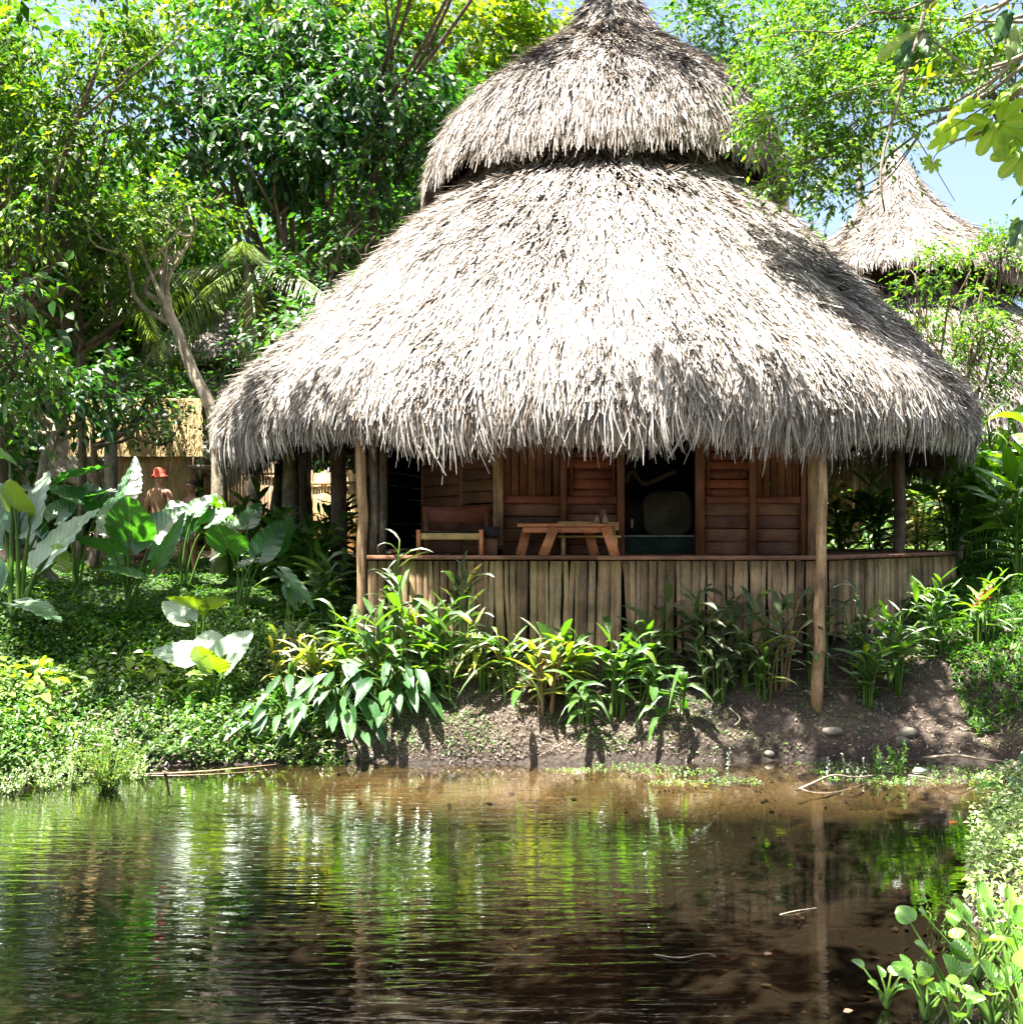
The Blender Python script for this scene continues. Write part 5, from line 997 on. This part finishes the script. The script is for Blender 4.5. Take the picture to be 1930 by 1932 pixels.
# thickets behind and to the right of the hut
bg = [('lit ginger clump seen through the open side of the hut, left of the rear post', 1650, 19.8, 1.5, 9, 'helic', .5), ('ginger seen past the right wall, in the shade of the eave', 1590, 20.5, 1.4, 7, 'helic', .45), ('yellow-leaved bush seen right of the rear post', 1735, 21.5, 1.4, 9, 'helic_yel', .3),
      ('tall ginger row behind the right end of the deck', 1790, 19.2, 1.9, 12, 'helic', .5), ('tall heliconia thicket right of the deck end', 1850, 18.6, 2.2, 14, 'helic', .55), ('big-leaved heliconia at the right edge of the picture', 1915, 16.8, 1.9, 9, 'helic', .6),
      ('tall shaded ginger behind the thicket at the right edge', 1885, 20.5, 2.9, 14, 'helic', .6), ('heliconia beyond the right frame edge', 1980, 17.5, 2.4, 10, 'helic', .7), ('dark ginger under the right eave end', 1825, 21, 2.4, 12, 'helic', .55), ('ginger thicket between the hut and the second hut', 1760, 23, 2.6, 14, 'helic', .6),
      ('shaded shrubby ginger beside the mottled trunk', 590, 17.5, 1.0, 9, 'helic', .4), ('low ginger between the lawn and the mottled trunk', 500, 17.6, .8, 9, 'helic', .35), ('small ginger at the foot of the deck post, in shade', 620, 15.6, 1.1, 9, 'helic', .38), ('leafy ginger between the two dark trunks left of the deck', 600, 16.6, 1.3, 9, 'helic', .4), ('broad ginger hiding the foot of the mottled trunk', 540, 16.9, 1.2, 9, 'helic', .4), ('ginger beside the leaning tree trunk', 440, 18.0, 1.2, 9, 'helic', .4), ('low ginger in front of the board fence', 480, 19.0, 1.3, 10, 'helic', .4), ('ginger below the left eave, right of the mottled trunk', 640, 18.4, 1.4, 9, 'helic', .4)]
for k, (lab, px, Y, h, n, mat, L) in enumerate(bg): ginger(lab, px, 0, Y, h, n, mat, 300 + k, L=L * 1.1, W=L * .17, spread=.35, nl=7, group='ginger thickets around the hut')

# ------------------------------------------------------------------ glossy aroid bush on the bank
for k, (px, Y, n, lab) in enumerate(((545, 13.5, 40, 'left third of the glossy drooping aroid bush on the bank'), (640, 13.45, 55, 'middle of the glossy drooping aroid bush, hanging down to the water'), (745, 13.55, 46, 'right third of the glossy aroid bush, its leaves catching the sun'))):
    r = np.random.default_rng(400 + k); x = wx_(px, Y); z = gz(x, Y); t = thing('aroid_bush', lab, 'bush', (x, Y, z), 'glossy aroid bushes'); G = Geo()
    a = r.uniform(0, 2 * math.pi, n); rad = r.uniform(.1, .6, n); hh = r.uniform(.1, .82, n) * (1.15 - rad)
    A = np.stack([x + np.cos(a) * rad, Y + np.sin(a) * rad * .75 - .05, z + hh], 1); A[:, 2] = np.where(A[:, 1] < 13.2, A[:, 2] - .08, A[:, 2])
    D = nrm(np.stack([np.cos(a), np.sin(a) - .35, -.35 + r.normal(0, .25, n)], 1)); ln = r.uniform(.18, .38, n)
    V, f, u = blades(A, D, np.stack([np.cos(a) * .5, np.sin(a) * .5 - .3, np.ones(n)], 1) + r.normal(0, .3, (n, 3)), ln, ln * .21, PR_LONG, .28, r.uniform(.25, .75, n)); G.add(V, f, 0, u)
    for q in range(n):
        V, f, u = tube(spline([(x + r.normal(0, .05), Y, z), (np.array((x, Y, z)) + A[q]) / 2 + np.array([0, 0, .12]), A[q]], 6), [.009] * 6, 5); G.add(V, f, 1, u)
    G.build('foliage', [M['broad'], M['stem']], t)

# ------------------------------------------------------------------ ground cover and litter
def scatter(name, label, cat, region, n, L, W, hmax, mat, seed, dens=None, prof=PR_SMALL, flat=.5, clump=2.2, droop=.2, up=.0, kindc=True):
    """small leaves standing on the ground inside region (x0, x1, y0, y1)"""
    r = np.random.default_rng(seed); x = r.uniform(region[0], region[1], n); y = r.uniform(region[2], region[3], n)
    k = np.ones(n) if dens is None else dens(x, y); m = (r.random(n) < k) ; x, y = x[m], y[m]; z = ground_z(x, y)
    h = hmax(x, y) if callable(hmax) else np.full(len(x), hmax); c = vnoise(x * clump, y * clump, seed); z = z + h * r.uniform(.15, 1, len(x)) * (.35 + .9 * c)
    D = nrm(np.stack([r.normal(size=len(x)), r.normal(size=len(x)), r.normal(0, flat, len(x)) + up], 1)); Nn = np.stack([r.normal(0, .35, len(x)), r.normal(0, .35, len(x)), np.ones(len(x))], 1)
    ln = L * r.uniform(.5, 1.4, len(x)); V, f, u = blades(np.stack([x, y, z], 1), D, Nn, ln, W * ln / L, prof, .3, droop)
    return tag(Geo().add(V, f, 0, u).build(name, M[mat]), label, cat, kind='stuff')
sdl = lambda x, y: pond_sd(x, y)
bankleft = lambda x, y: ((sdl(x, y) > -.05) * (x < -2.15 + .35 * (vnoise(y * 3, x * 3, 9) - .5))).astype(float)
scatter('bank_herbs', 'sunlit low herbs covering the left bank down to the water', 'herbs', (-7.5, -2., 11.6, 15.4), 60000, .058, .017, lambda x, y: np.clip(.12 + .5 * vnoise(x * .8, y * 1.1, 62), .1, .5) * np.clip((-2.1 - x) * 1.2, .15, 1), 'herb', 500, bankleft)
scatter('lawn', 'short shaded ground cover of the lawn on the left', 'lawn', (-9, -1.6, 15.0, 22.), 70000, .055, .018, .07, 'leaf_mid', 501, lambda x, y: (x < -1.9 - .0 * y).astype(float) * np.clip(vnoise(x * 1.3, y * 1.3, 77) * 1.6, .2, 1))
scatter('broad_herbs', 'taller broad-leaved herbs among the low herbs on the left bank', 'herbs', (-7.5, -3.4, 12.5, 14.4), 1400, .14, .045, .42, 'ear_lime', 502, lambda x, y: bankleft(x, y) * (vnoise(x * 1.6, y * 1.6, 4) > .5), flat=.7, prof=PR_LEAF)
scatter('shade_herbs', 'dark green herbs at the edge of the lawn shade', 'herbs', (-7.5, -2.0, 13.9, 16.4), 9000, .09, .027, .22, 'leaf_mid', 503, lambda x, y: np.clip(1.4 * vnoise(x * 1.1, y * 1.1, 8), 0, 1), prof=PR_LEAF)
scatter('bank_leafage', 'medium leaves mixed through the low herbs of the left bank', 'herbs', (-7.5, -2.1, 12.2, 15.2), 7000, .08, .025, lambda x, y: .22 + .3 * vnoise(x * .9, y * .9, 60), 'leaf_mid', 510, bankleft, prof=PR_LEAF, flat=.6, droop=.35)
scatter('bank_grass', 'grass blades and thin stems standing in the herbs of the left bank', 'grass', (-7.5, -2.1, 11.9, 15.4), 5000, .22, .006, .18, 'leaf_olive', 511, lambda x, y: bankleft(x, y) * np.clip(2 * vnoise(x * .8, y * 1.2, 61) - .4, 0, 1), up=1.6, prof=PR_STRIP, droop=.4)
scatter('shore_litter', 'dry brown leaves and stems at the water line of the left bank', 'litter', (-7.5, -1.8, 11.5, 14.8), 3500, .09, .012, .28, 'litter', 512, lambda x, y: ((sdl(x, y) > -.12) & (sdl(x, y) < 1.6)) * 1., prof=PR_LEAF)
scatter('pale_herbs', 'tiny pale-leaved herbs glittering in the sun near the water of the left bank', 'herbs', (-7.5, -2.1, 11.6, 14.4), 22000, .04, .014, lambda x, y: .16 + .34 * vnoise(x * .8, y * 1.1, 62), 'herb_pale', 513, lambda x, y: bankleft(x, y) * (sdl(x, y) < 1.5) * np.clip(2.2 * vnoise(x * 1.2, y * 1.7, 64) - .5, 0, 1))
scatter('bank_weeds', 'tiny weeds and moss on the earth bank under the hut', 'weeds', (-2.4, 6.8, 13.05, 14.5), 30000, .034, .010, .055, 'herb', 504, lambda x, y: np.clip((vnoise(x * 1.9, y * 2.5, 12) - .42) * 4, 0, 1) * (sdl(x, y) > .04) * np.where(x < 1.6, 1, .35))
scatter('bank_litter', 'dry leaves and rootlets littering the earth bank', 'litter', (-2.6, 6.8, 13.0, 14.6), 40000, .05, .006, .035, 'litter', 505, lambda x, y: (sdl(x, y) > .02) * np.where(x < 2.2, 1., .3), flat=.5, droop=.1)
scatter('right_grass', 'shaded grass right of the deck', 'grass', (5.4, 11, 13.3, 19), 34000, .10, .012, .16, 'leaf_mid', 506, lambda x, y: (x > 5.6 + .0 * y) * (sdl(x, y) > .15) * 1., up=.9, prof=PR_STRIP)
scatter('underdeck_weeds', 'weeds in the sunny clearing behind the hut', 'weeds', (5, 14, 19, 27), 16000, .14, .03, .25, 'herb', 507, lambda x, y: (vnoise(x, y, 3) > .45) * 1.)
# near right bank
scatter('near_bank_herbs', 'bright small-leaved herbs on the near right bank', 'herbs', (2.3, 7.2, 5.8, 12.4), 70000, .045, .015, lambda x, y: .2 + .35 * vnoise(x * 1.3, y * 1.3, 63), 'herb_pale', 508, lambda x, y: (sdl(x, y) > .0) * 1.)
scatter('near_bank_grass', 'taller leaves along the right frame edge on the near bank', 'plants', (4.4, 7, 8.8, 12.6), 900, .22, .045, .45, 'broad', 509, lambda x, y: (sdl(x, y) > .15) * 1., prof=PR_LONG)
# leaves lying on the pond bed, and what floats on the far shallows
r = np.random.default_rng(600); n = 1700; x = r.uniform(-4, 4.4, n); y = r.uniform(5.2, 12.6, n); m = (pond_sd(x, y) < -.1) & (r.random(n) < np.clip(.18 + .5 * (x > .5) * (y < 9.5), 0, 1)); x, y = x[m], y[m]
D = nrm(np.stack([r.normal(size=len(x)), r.normal(size=len(x)), r.normal(0, .08, len(x))], 1)); ln = r.uniform(.03, .09, len(x))
V, f, u = blades(np.stack([x, y, ground_z(x, y) + .02], 1), D, np.stack([r.normal(0, .2, len(x)), r.normal(0, .2, len(x)), np.ones(len(x))], 1), ln, ln * .28, PR_LEAF, .2, 0)
tag(Geo().add(V, f, 0, u).build('sunken_leaves', M['sunken']), 'brown leaves lying on the pond bed', 'leaves', kind='stuff')
n = 2600; x = r.uniform(.4, 5.4, n); y = r.uniform(11.9, 13.05, n); m = (pond_sd(x, y) < -.02) & (vnoise(x * 1.6, y * 5, 33) > .50); x, y = x[m], y[m]
D = nrm(np.stack([r.normal(size=len(x)), r.normal(size=len(x)), r.uniform(-.05, 1.0, len(x))], 1)); ln = r.uniform(.012, .04, len(x))
V, f, u = blades(np.stack([x, y, np.full(len(x), .004)], 1), D, np.tile([0, -.2, 1.], (len(x), 1)), ln, ln * .4, PR_SMALL, .2, 0)
tag(Geo().add(V, f, 0, u).build('floating_weeds', M['herb']), 'tiny green shoots and duckweed on the sunny shallows', 'weeds', kind='stuff')

# ------------------------------------------------------------------ water hyacinths at the lower right
def hyacinth(label, px, py, hgt, n, seed, ls=.075):
    r = np.random.default_rng(seed); Y = EYE * F / (py - HY); x = wx_(px, Y); z0 = max(0., gz(x, Y)); Y = (EYE - z0) * F / (py - HY); x = wx_(px, Y); z = max(-.01, gz(x, Y)); t = thing('water_hyacinth', label, 'plant', (x, Y, z), 'water hyacinths')
    G = Geo()
    for k in range(n):
        a = k * 2.4 + r.uniform(-.3, .3); sp = r.uniform(.25, 1.1); h = hgt * r.uniform(.6, 1.05); b = np.array((x, Y, z)); e = b + np.array((math.cos(a) * sp * h * .8, math.sin(a) * sp * h * .8, h))
        V, f, u = tube(spline([b, b * .5 + e * .5 - np.array([math.cos(a), math.sin(a), 0]) * .02, e], 8), [.008, .014, .017, .013, .009, .007, .006, .005], 7); G.add(V, f, 1, u)
        L = ls * r.uniform(.8, 1.25); d = nrm(np.array((math.cos(a) * .5 + r.normal(0, .3), math.sin(a) * .5 - .1, r.uniform(.3, 1.1)))); nh = nrm(np.array((-math.cos(a) * .6 + r.normal(0, .5), -math.sin(a) * .6 - r.uniform(0, .8), .9)))
        ns, nu = 12, 9; S = nrm(np.cross(d, nh)); Nn = np.cross(S, d); s = np.linspace(0, 1, ns); wv = np.sin(np.pi * np.clip(s * .93 + .05, 0, 1) ** .72) ** .58; uu = np.linspace(-1, 1, nu)
        V = e + d * (s[:, None] * 1.7 * L)[..., None] + S * (uu[None] * wv[:, None] * L * .92)[..., None] + Nn * ((np.abs(uu)[None] ** 2 * .30 * wv[:, None] - .35 * s[:, None] ** 2 + .05 * np.sin(uu[None] * 5 + s[:, None] * 4 + k)) * L)[..., None]
        i = np.arange(ns - 1)[:, None] * nu + np.arange(nu - 1)[None]; G.add(V.reshape(-1, 3), np.stack([i, i + 1, i + nu + 1, i + nu], -1).reshape(-1, 4), 0, np.stack([np.broadcast_to(uu[None], (ns, nu)), np.broadcast_to(s[:, None], (ns, nu))], -1).reshape(-1, 2))
    G.build('foliage', [M['hyacinth'], M['stem']], t, smooth=True)
for k, (lab, px, py, h, n) in enumerate((
    ('small water hyacinth floating furthest left of its group', 1672, 1902, .20, 7), ('water hyacinth with pale cupped leaves second from the left', 1745, 1925, .26, 8), ('water hyacinth cut by the bottom edge between the second and the tall ones', 1800, 1948, .22, 8),
    ('tall water hyacinth with upright spoon leaves below the bright herbs', 1842, 1850, .42, 8), ('tall water hyacinth beside the right frame edge', 1905, 1845, .42, 9), ('water hyacinth with one yellow leaf near the lower right corner', 1870, 1935, .30, 9),
    ('water hyacinth in the very corner at the lower right', 1930, 1955, .30, 9), ('water hyacinth standing behind the tall ones at the herb mound', 1880, 1790, .30, 7), ('single-stemmed hyacinth left of the tall ones', 1790, 1880, .36, 5), ('water hyacinth against the right edge above the corner one', 1945, 1890, .38, 9))):
    hyacinth(lab, px, py, h, n, 700 + k, .048 if h < .3 else .060)
# feathery water plants, sprigs
def sprig(name, label, px, py, h, n, mat, seed, L=.05, W=.012, spread=.3, grp=None, lps=16):
    r = np.random.default_rng(seed); Y = EYE * F / (py - HY); x = wx_(px, Y); t = thing(name, label, 'plant', (x, Y, -.02), grp); G = Geo()
    for k in range(n):
        a = r.uniform(0, 6.28); d = r.uniform(.1, 1) * spread; b = np.array((x + r.normal(0, .03), Y + r.normal(0, .03), -.04)); e = b + np.array((math.cos(a) * d * h, math.sin(a) * d * h, h * r.uniform(.6, 1.05)))
        pts = spline([b, (b + e) / 2 + r.normal(0, .02, 3) * h, e], 7); V, f, u = tube(pts, np.linspace(.005, .002, 7), 5); G.add(V, f, 1, u)
        tt = np.linspace(.25, 1, lps); C = np.stack([np.interp(tt * 6, np.arange(7), pts[:, q]) for q in range(3)], 1); D = nrm(r.normal(size=(lps, 3)) + np.array([0, 0, .5])); ln = L * r.uniform(.7, 1.2, lps) * (1.15 - .5 * tt)
        V, f, u = blades(C, D, np.tile([0, -.4, 1.], (lps, 1)) + r.normal(0, .3, (lps, 3)), ln, W * ln / L, PR_SMALL, .2, .2); G.add(V, f, 0, u)
    G.build('foliage', [M[mat], M['stem']], t)
sprig('water_fern', 'bright feathery water plant standing in the sunny shallows', 1690, 1462, .42, 7, 'leaf_fine', 801, .07, .010, .35, lps=26)
sprig('water_fern', 'darker feathery water plant left of the bright one', 1655, 1455, .33, 5, 'leaf_mid', 802, .06, .009, .3, lps=22)
for k, (px, py, h, lab) in enumerate(((1372, 1450, .26, 'tiny silver sprig alone in the shallows, leftmost of three'), (1556, 1458, .22, 'tiny silver sprig near the thin stick'), (1592, 1462, .34, 'tallest silver sprig beside the feathery water plants'), (1622, 1462, .22, 'small silver sprig between the tallest one and the dark fern'))):
    sprig('silver_sprig', lab, px, py, h, 2, 'silver', 810 + k, .035, .014, .15, 'silver sprigs in the shallows', 14)
sprig('water_shrub', 'olive feathery shrub growing out of the water at the left', 205, 1488, .62, 60, 'leaf_yellow', 820, .05, .007, .9, lps=34)
sprig('water_fern', 'small fern at the edge of the near bank above the hyacinths', 1775, 1760, .30, 4, 'leaf_fine', 821, .05, .008, .5, lps=24)
sprig('water_fern', 'thin upright stalk with sparse leaves left of the tall hyacinth', 1805, 1800, .42, 2, 'leaf_fine', 822, .03, .006, .1, lps=12)
for k, (px, py, h, lab) in enumerate(((25, 1496, .34, 'pale feathery weed at the water line in the lower left, outermost'), (85, 1490, .42, 'pale feathery weed left of the olive water shrub'), (140, 1482, .36, 'pale feathery weed touching the olive water shrub on its left'), (262, 1470, .30, 'pale feathery weed right of the olive water shrub'))):
    sprig('feathery_weed', lab, px, py, h, 22, 'herb_pale', 840 + k, .04, .006, 1.0, 'feathery weeds at the left water line', 26)
# sticks, rocks
def stickobj(label, pts, r0, mat='twig', name='stick'):
    p = [np.array(q, float) for q in pts]; V, f, u = tube(spline(p, 14), np.linspace(r0, r0 * .5, 14), 7, wob=.12); return tag(Geo().add(V, f, 0, u).build(name, M[mat], smooth=True), label, 'stick')
def W0(px, py, z=0.): Y = (EYE - z) * F / (py - HY); return (wx_(px, Y), Y, z)
stickobj('bent grey stick lying half out of the water near the silver sprigs', [W0(1500, 1492, -.03), W0(1530, 1478, .04), W0(1570, 1462, .09), W0(1610, 1466, .05), W0(1650, 1462, .02)], .014)
stickobj('pale branch rising from the water at the right edge', [W0(1880, 1462, -.05), (5.55, 12.2, .14), (6.2, 12.0, .42)], .045)
stickobj('thin white stick floating right of the feathery plant', [W0(1712, 1462, .01), W0(1745, 1466, .012), W0(1775, 1472, .0)], .010)
stickobj('short dark broken stick poking up near the left bank', [W0(308, 1456, -.03), W0(316, 1458, .05), W0(322, 1460, .12)], .022, 'bark')
stickobj('long pale pole lying along the left water line', [W0(250, 1462, .0), W0(380, 1455, .015), W0(520, 1442, .03)], .010, 'stem_dry')
stickobj('fallen branch on the mud at the far right of the bank', [W0(1740, 1430, .1), W0(1800, 1425, .22), W0(1850, 1432, .15), W0(1925, 1440, .12)], .02, 'twig')
stickobj('forked twig lying on the dark bank left of the post', [P(1375, 1335, 13.5), P(1395, 1355, 13.4), P(1385, 1368, 13.35)], .010)
stickobj('dark fallen log at the right end of the bank', [P(1860, 1300, 14.3), P(1900, 1305, 14.1), P(1960, 1300, 14.)], .06, 'bark')
stickobj('thin dead stalk floating in the middle of the pond', [W0(1235, 1800, .0), W0(1280, 1806, .015), W0(1330, 1798, .01), W0(1350, 1804, .0)], .005, 'bark_pale')
stickobj('thin straw-coloured stick lying on the bed right of the floating stalk', [W0(1470, 1725, .0), W0(1500, 1718, .01), W0(1540, 1712, .0)], .005, 'bark_pale')
def rock(label, px, py, Y, s, seed, mat='stone'):
    c = P(px, py, Y); c[2] = gz(c[0], Y) + s[2] * .3; V, f = cushion((0, 0, 0), s, 10, 2.4); V = V * (1 + .22 * (vnoise(V[:, :1] * 14 + seed, V[:, 2:] * 14, seed) - .5)); tag(Geo().add(V + c, f).build('rock', M[mat], smooth=True), label, 'rock', 'rocks on the bank')
rock('rounded stone high on the bank right of the eave post', 1712, 1372, 13.45, (.12, .09, .07), 1); rock('stone at the water line below the rounded one', 1700, 1400, 13.35, (.09, .08, .06), 2)
rock('small stone at the water line left of the eave post', 1450, 1437, 13.2, (.06, .05, .04), 3); rock('flat stone below the foot of the eave post', 1570, 1352, 13.4, (.13, .08, .05), 4); rock('tiny stone at the water right of the lower stone', 1660, 1425, 13.2, (.05, .05, .035), 5)
# a few distinct fallen leaves on the water
for k, (px, py, L, mat, lab) in enumerate(((1788, 1552, .10, 'petal', 'orange fallen leaf floating near the right bank'), (1590, 1908, .06, 'rim', 'reddish fallen leaf lying in the water near the hyacinths'), (1440, 1800, .06, 'sunken', 'pale fallen leaf floating in the middle of the pond'), (1720, 1455, .2, 'silver', 'crumpled white leaf in the shallows beside the feathery plant'))):
    a = np.array([W0(px, py, .004)]); V, f, u = blades(a, np.array([[1, .2, .05]]), np.array([[0, -.3, 1.]]), L, L * .3, PR_LEAF, .35, 0.); tag(Geo().add(V, f, 0, u).build('fallen_leaf', M[mat]), lab, 'leaf')

# ------------------------------------------------------------------ near branches with big lobed leaves, upper right
Yb = 10.0; t = thing('lobed_leaf_tree', 'slender tree whose thin branches and big lobed yellow-green leaves hang in from the upper right', 'tree', (6.9, 10.6, gz(6.9, 10.6)))
G = Geo()
V, f, u = tube(spline([(6.9, 10.6, gz(6.9, 10.6) - .1), (6.6, 10.5, 3.5), P(2060, 420, Yb + .3), P(1990, 120, Yb), P(1960, -120, Yb)], 18), np.linspace(.12, .06, 18), 9, wob=.04); G.add(V, f, 0, u)
for pts, r0 in (([P(1960, -120, Yb), P(1860, -60, Yb), P(1755, 0, Yb), P(1735, 60, Yb), P(1712, 120, Yb), P(1690, 200, Yb), P(1665, 290, Yb), P(1660, 350, Yb), P(1668, 400, Yb)], .026),
                ([P(1990, 120, Yb), P(1900, 190, Yb), P(1870, 240, Yb), P(1790, 270, Yb)], .03), ([P(2010, 200, Yb), P(1940, 180, Yb), P(1880, 190, Yb), P(1780, 250, Yb)], .014), ([P(2040, 360, Yb), P(1960, 330, Yb), P(1900, 280, Yb), P(1870, 240, Yb)], .032),
                ([P(1712, 120, Yb), P(1690, 160, Yb), P(1640, 200, Yb)], .010), ([P(1735, 60, Yb), P(1800, 110, Yb), P(1840, 130, Yb), P(1930, 70, Yb)], .012), ([P(1690, 200, Yb), P(1740, 280, Yb), P(1800, 380, Yb)], .008), ([P(1960, -60, Yb), P(1870, 30, Yb), P(1800, 70, Yb), P(1690, 140, Yb), P(1600, 170, Yb)], .011),
                ([P(1755, 0, Yb), P(1690, 25, Yb), P(1640, 25, Yb), P(1590, 60, Yb), P(1500, 60, Yb), P(1430, 75, Yb)], .012), ([P(1640, 25, Yb), P(1620, -20, Yb), P(1630, -80, Yb)], .010)):
    V, f, u = tube(spline(pts, 20), np.linspace(r0, r0 * .35, 20), 7, wob=.06); G.add(V, f, 0, u)
G.build('branches', M['bark_pale'], t, smooth=True)
def lobed(c, ax_, nh, Rr, nl=8, seed=0):
    """palmately lobed leaf: nl lobes round the stalk at c, first lobe along ax_"""
    r = np.random.default_rng(seed); c = np.array(c, float); d = nrm(np.array(ax_, float)); S = nrm(np.cross(d, np.array(nh, float))); Nn = np.cross(S, d); m = nl * 14; a = np.linspace(-2.75, 2.75, m)
    lob = np.abs(np.sin((a + 2.75) / 5.5 * nl * math.pi)); ln = Rr * (1 - .25 * np.abs(a) / 2.75) * (.58 + .42 * lob ** .8); rings = [0, .25, .5, .75, 1.]; V = []
    for q in rings: V.append(c + (d[None] * np.cos(a)[:, None] + S[None] * np.sin(a)[:, None]) * (ln * q)[:, None] + Nn * ((.035 * Rr * lob * q - .22 * Rr * q * q + .02 * Rr * np.sin(a * 7) * q))[:, None])
    V = np.array(V); i = np.arange(len(rings) - 1)[:, None] * m + np.arange(m - 1)[None]; return Geo().add(V.reshape(-1, 3), np.stack([i, i + 1, i + m + 1, i + m], -1).reshape(-1, 4), 0, np.stack([np.tile(1 - lob, len(rings)), np.repeat(rings, m)], -1))
for k, (cx_, cy_, tx, ty, Rp, nh, mt) in enumerate(((1795, 225, 1740, 260, 80, (-.5, .5, 1), 'lobed'), (1880, 235, 1920, 300, 78, (.3, .9, .5), 'lobed'), (1905, 165, 1860, 200, 85, (-.3, .1, 1), 'lobed'), (1850, 190, 1790, 190, 60, (-.3, -.3, 1), 'lobed'),
        (1930, 290, 1950, 350, 80, (.2, 1, .4), 'lobed'), (1755, 310, 1730, 360, 26, (.3, 1, .4), 'lobed'))):
    c = P(cx_, cy_, Yb - .05); e = P(tx, ty, Yb - .1); lobed(c, e - c, nh, Rp * .9 / F * Yb, 8, k).build('leaf', M[mt], t, smooth=True)
    V, f, u = tube(spline([c, c + np.array([.08, .05, .12]), P(min(cx_ + 45, 1960), cy_ - 40, Yb)], 7), [.005] * 7, 5); Geo().add(V, f, 0, u).build('stalk', M['stem'], t)
for k, (ax_, ay_, tx, ty, hw, mt) in enumerate(((1728, 62, 1640, 118, 19, 'ear_lime'), (1722, 80, 1672, 130, 13, 'leaf_mid'), (1712, 90, 1704, 138, 12, 'leaf_mid'), (1735, 60, 1752, 112, 13, 'leaf_mid'), (1716, 55, 1680, 62, 10, 'leaf_mid'), (1925, 420, 1918, 492, 20, 'ear_lime'), (1930, 425, 1895, 470, 14, 'leaf_mid'), (1920, 60, 1890, 120, 16, 'ear_lime'), (1900, 30, 1870, 90, 17, 'leaf_mid'))):
    ear_leaf(P(ax_, ay_, Yb), P(tx, ty, Yb - .15), hw / F * Yb, (.3, 1, .6), seed=900 + k, basal=.12).build('leaf', M[mt], t, smooth=True)
crown([(P(1865, 100, Yb), (.35, .3, .2)), (P(1910, 30, Yb), (.3, .3, .2)), (P(1770, 80, Yb), (.22, .2, .15)), (P(1905, 240, Yb), (.2, .2, .25))], 42, 6, .11, .022, PR_LEAF, seed=97, tl=2.2, down=.4).build('foliage', [M['leaf_yellow'], M['bark']], t)
# a few loose small-leaved twigs at the left frame edge, near
tree('edge_branches', 'near branch with glossy leaves reaching in at the left edge above the elephant ears', 'tree', -260, 14.5, P(-120, 560, 14.5), [pb(10, 640, 70, 30, 14.5), pb(60, 690, 50, 25, 14.4), pb(-40, 560, 90, 60, 14.5)], .1, .05, 'leaf_mid', 28, 6, .19, .055, 91, prof=PR_LEAF, down=.3)
for o in bpy.data.objects:
    if '_loc' in o: del o['_loc']
    if 'used' in o: del o['used']
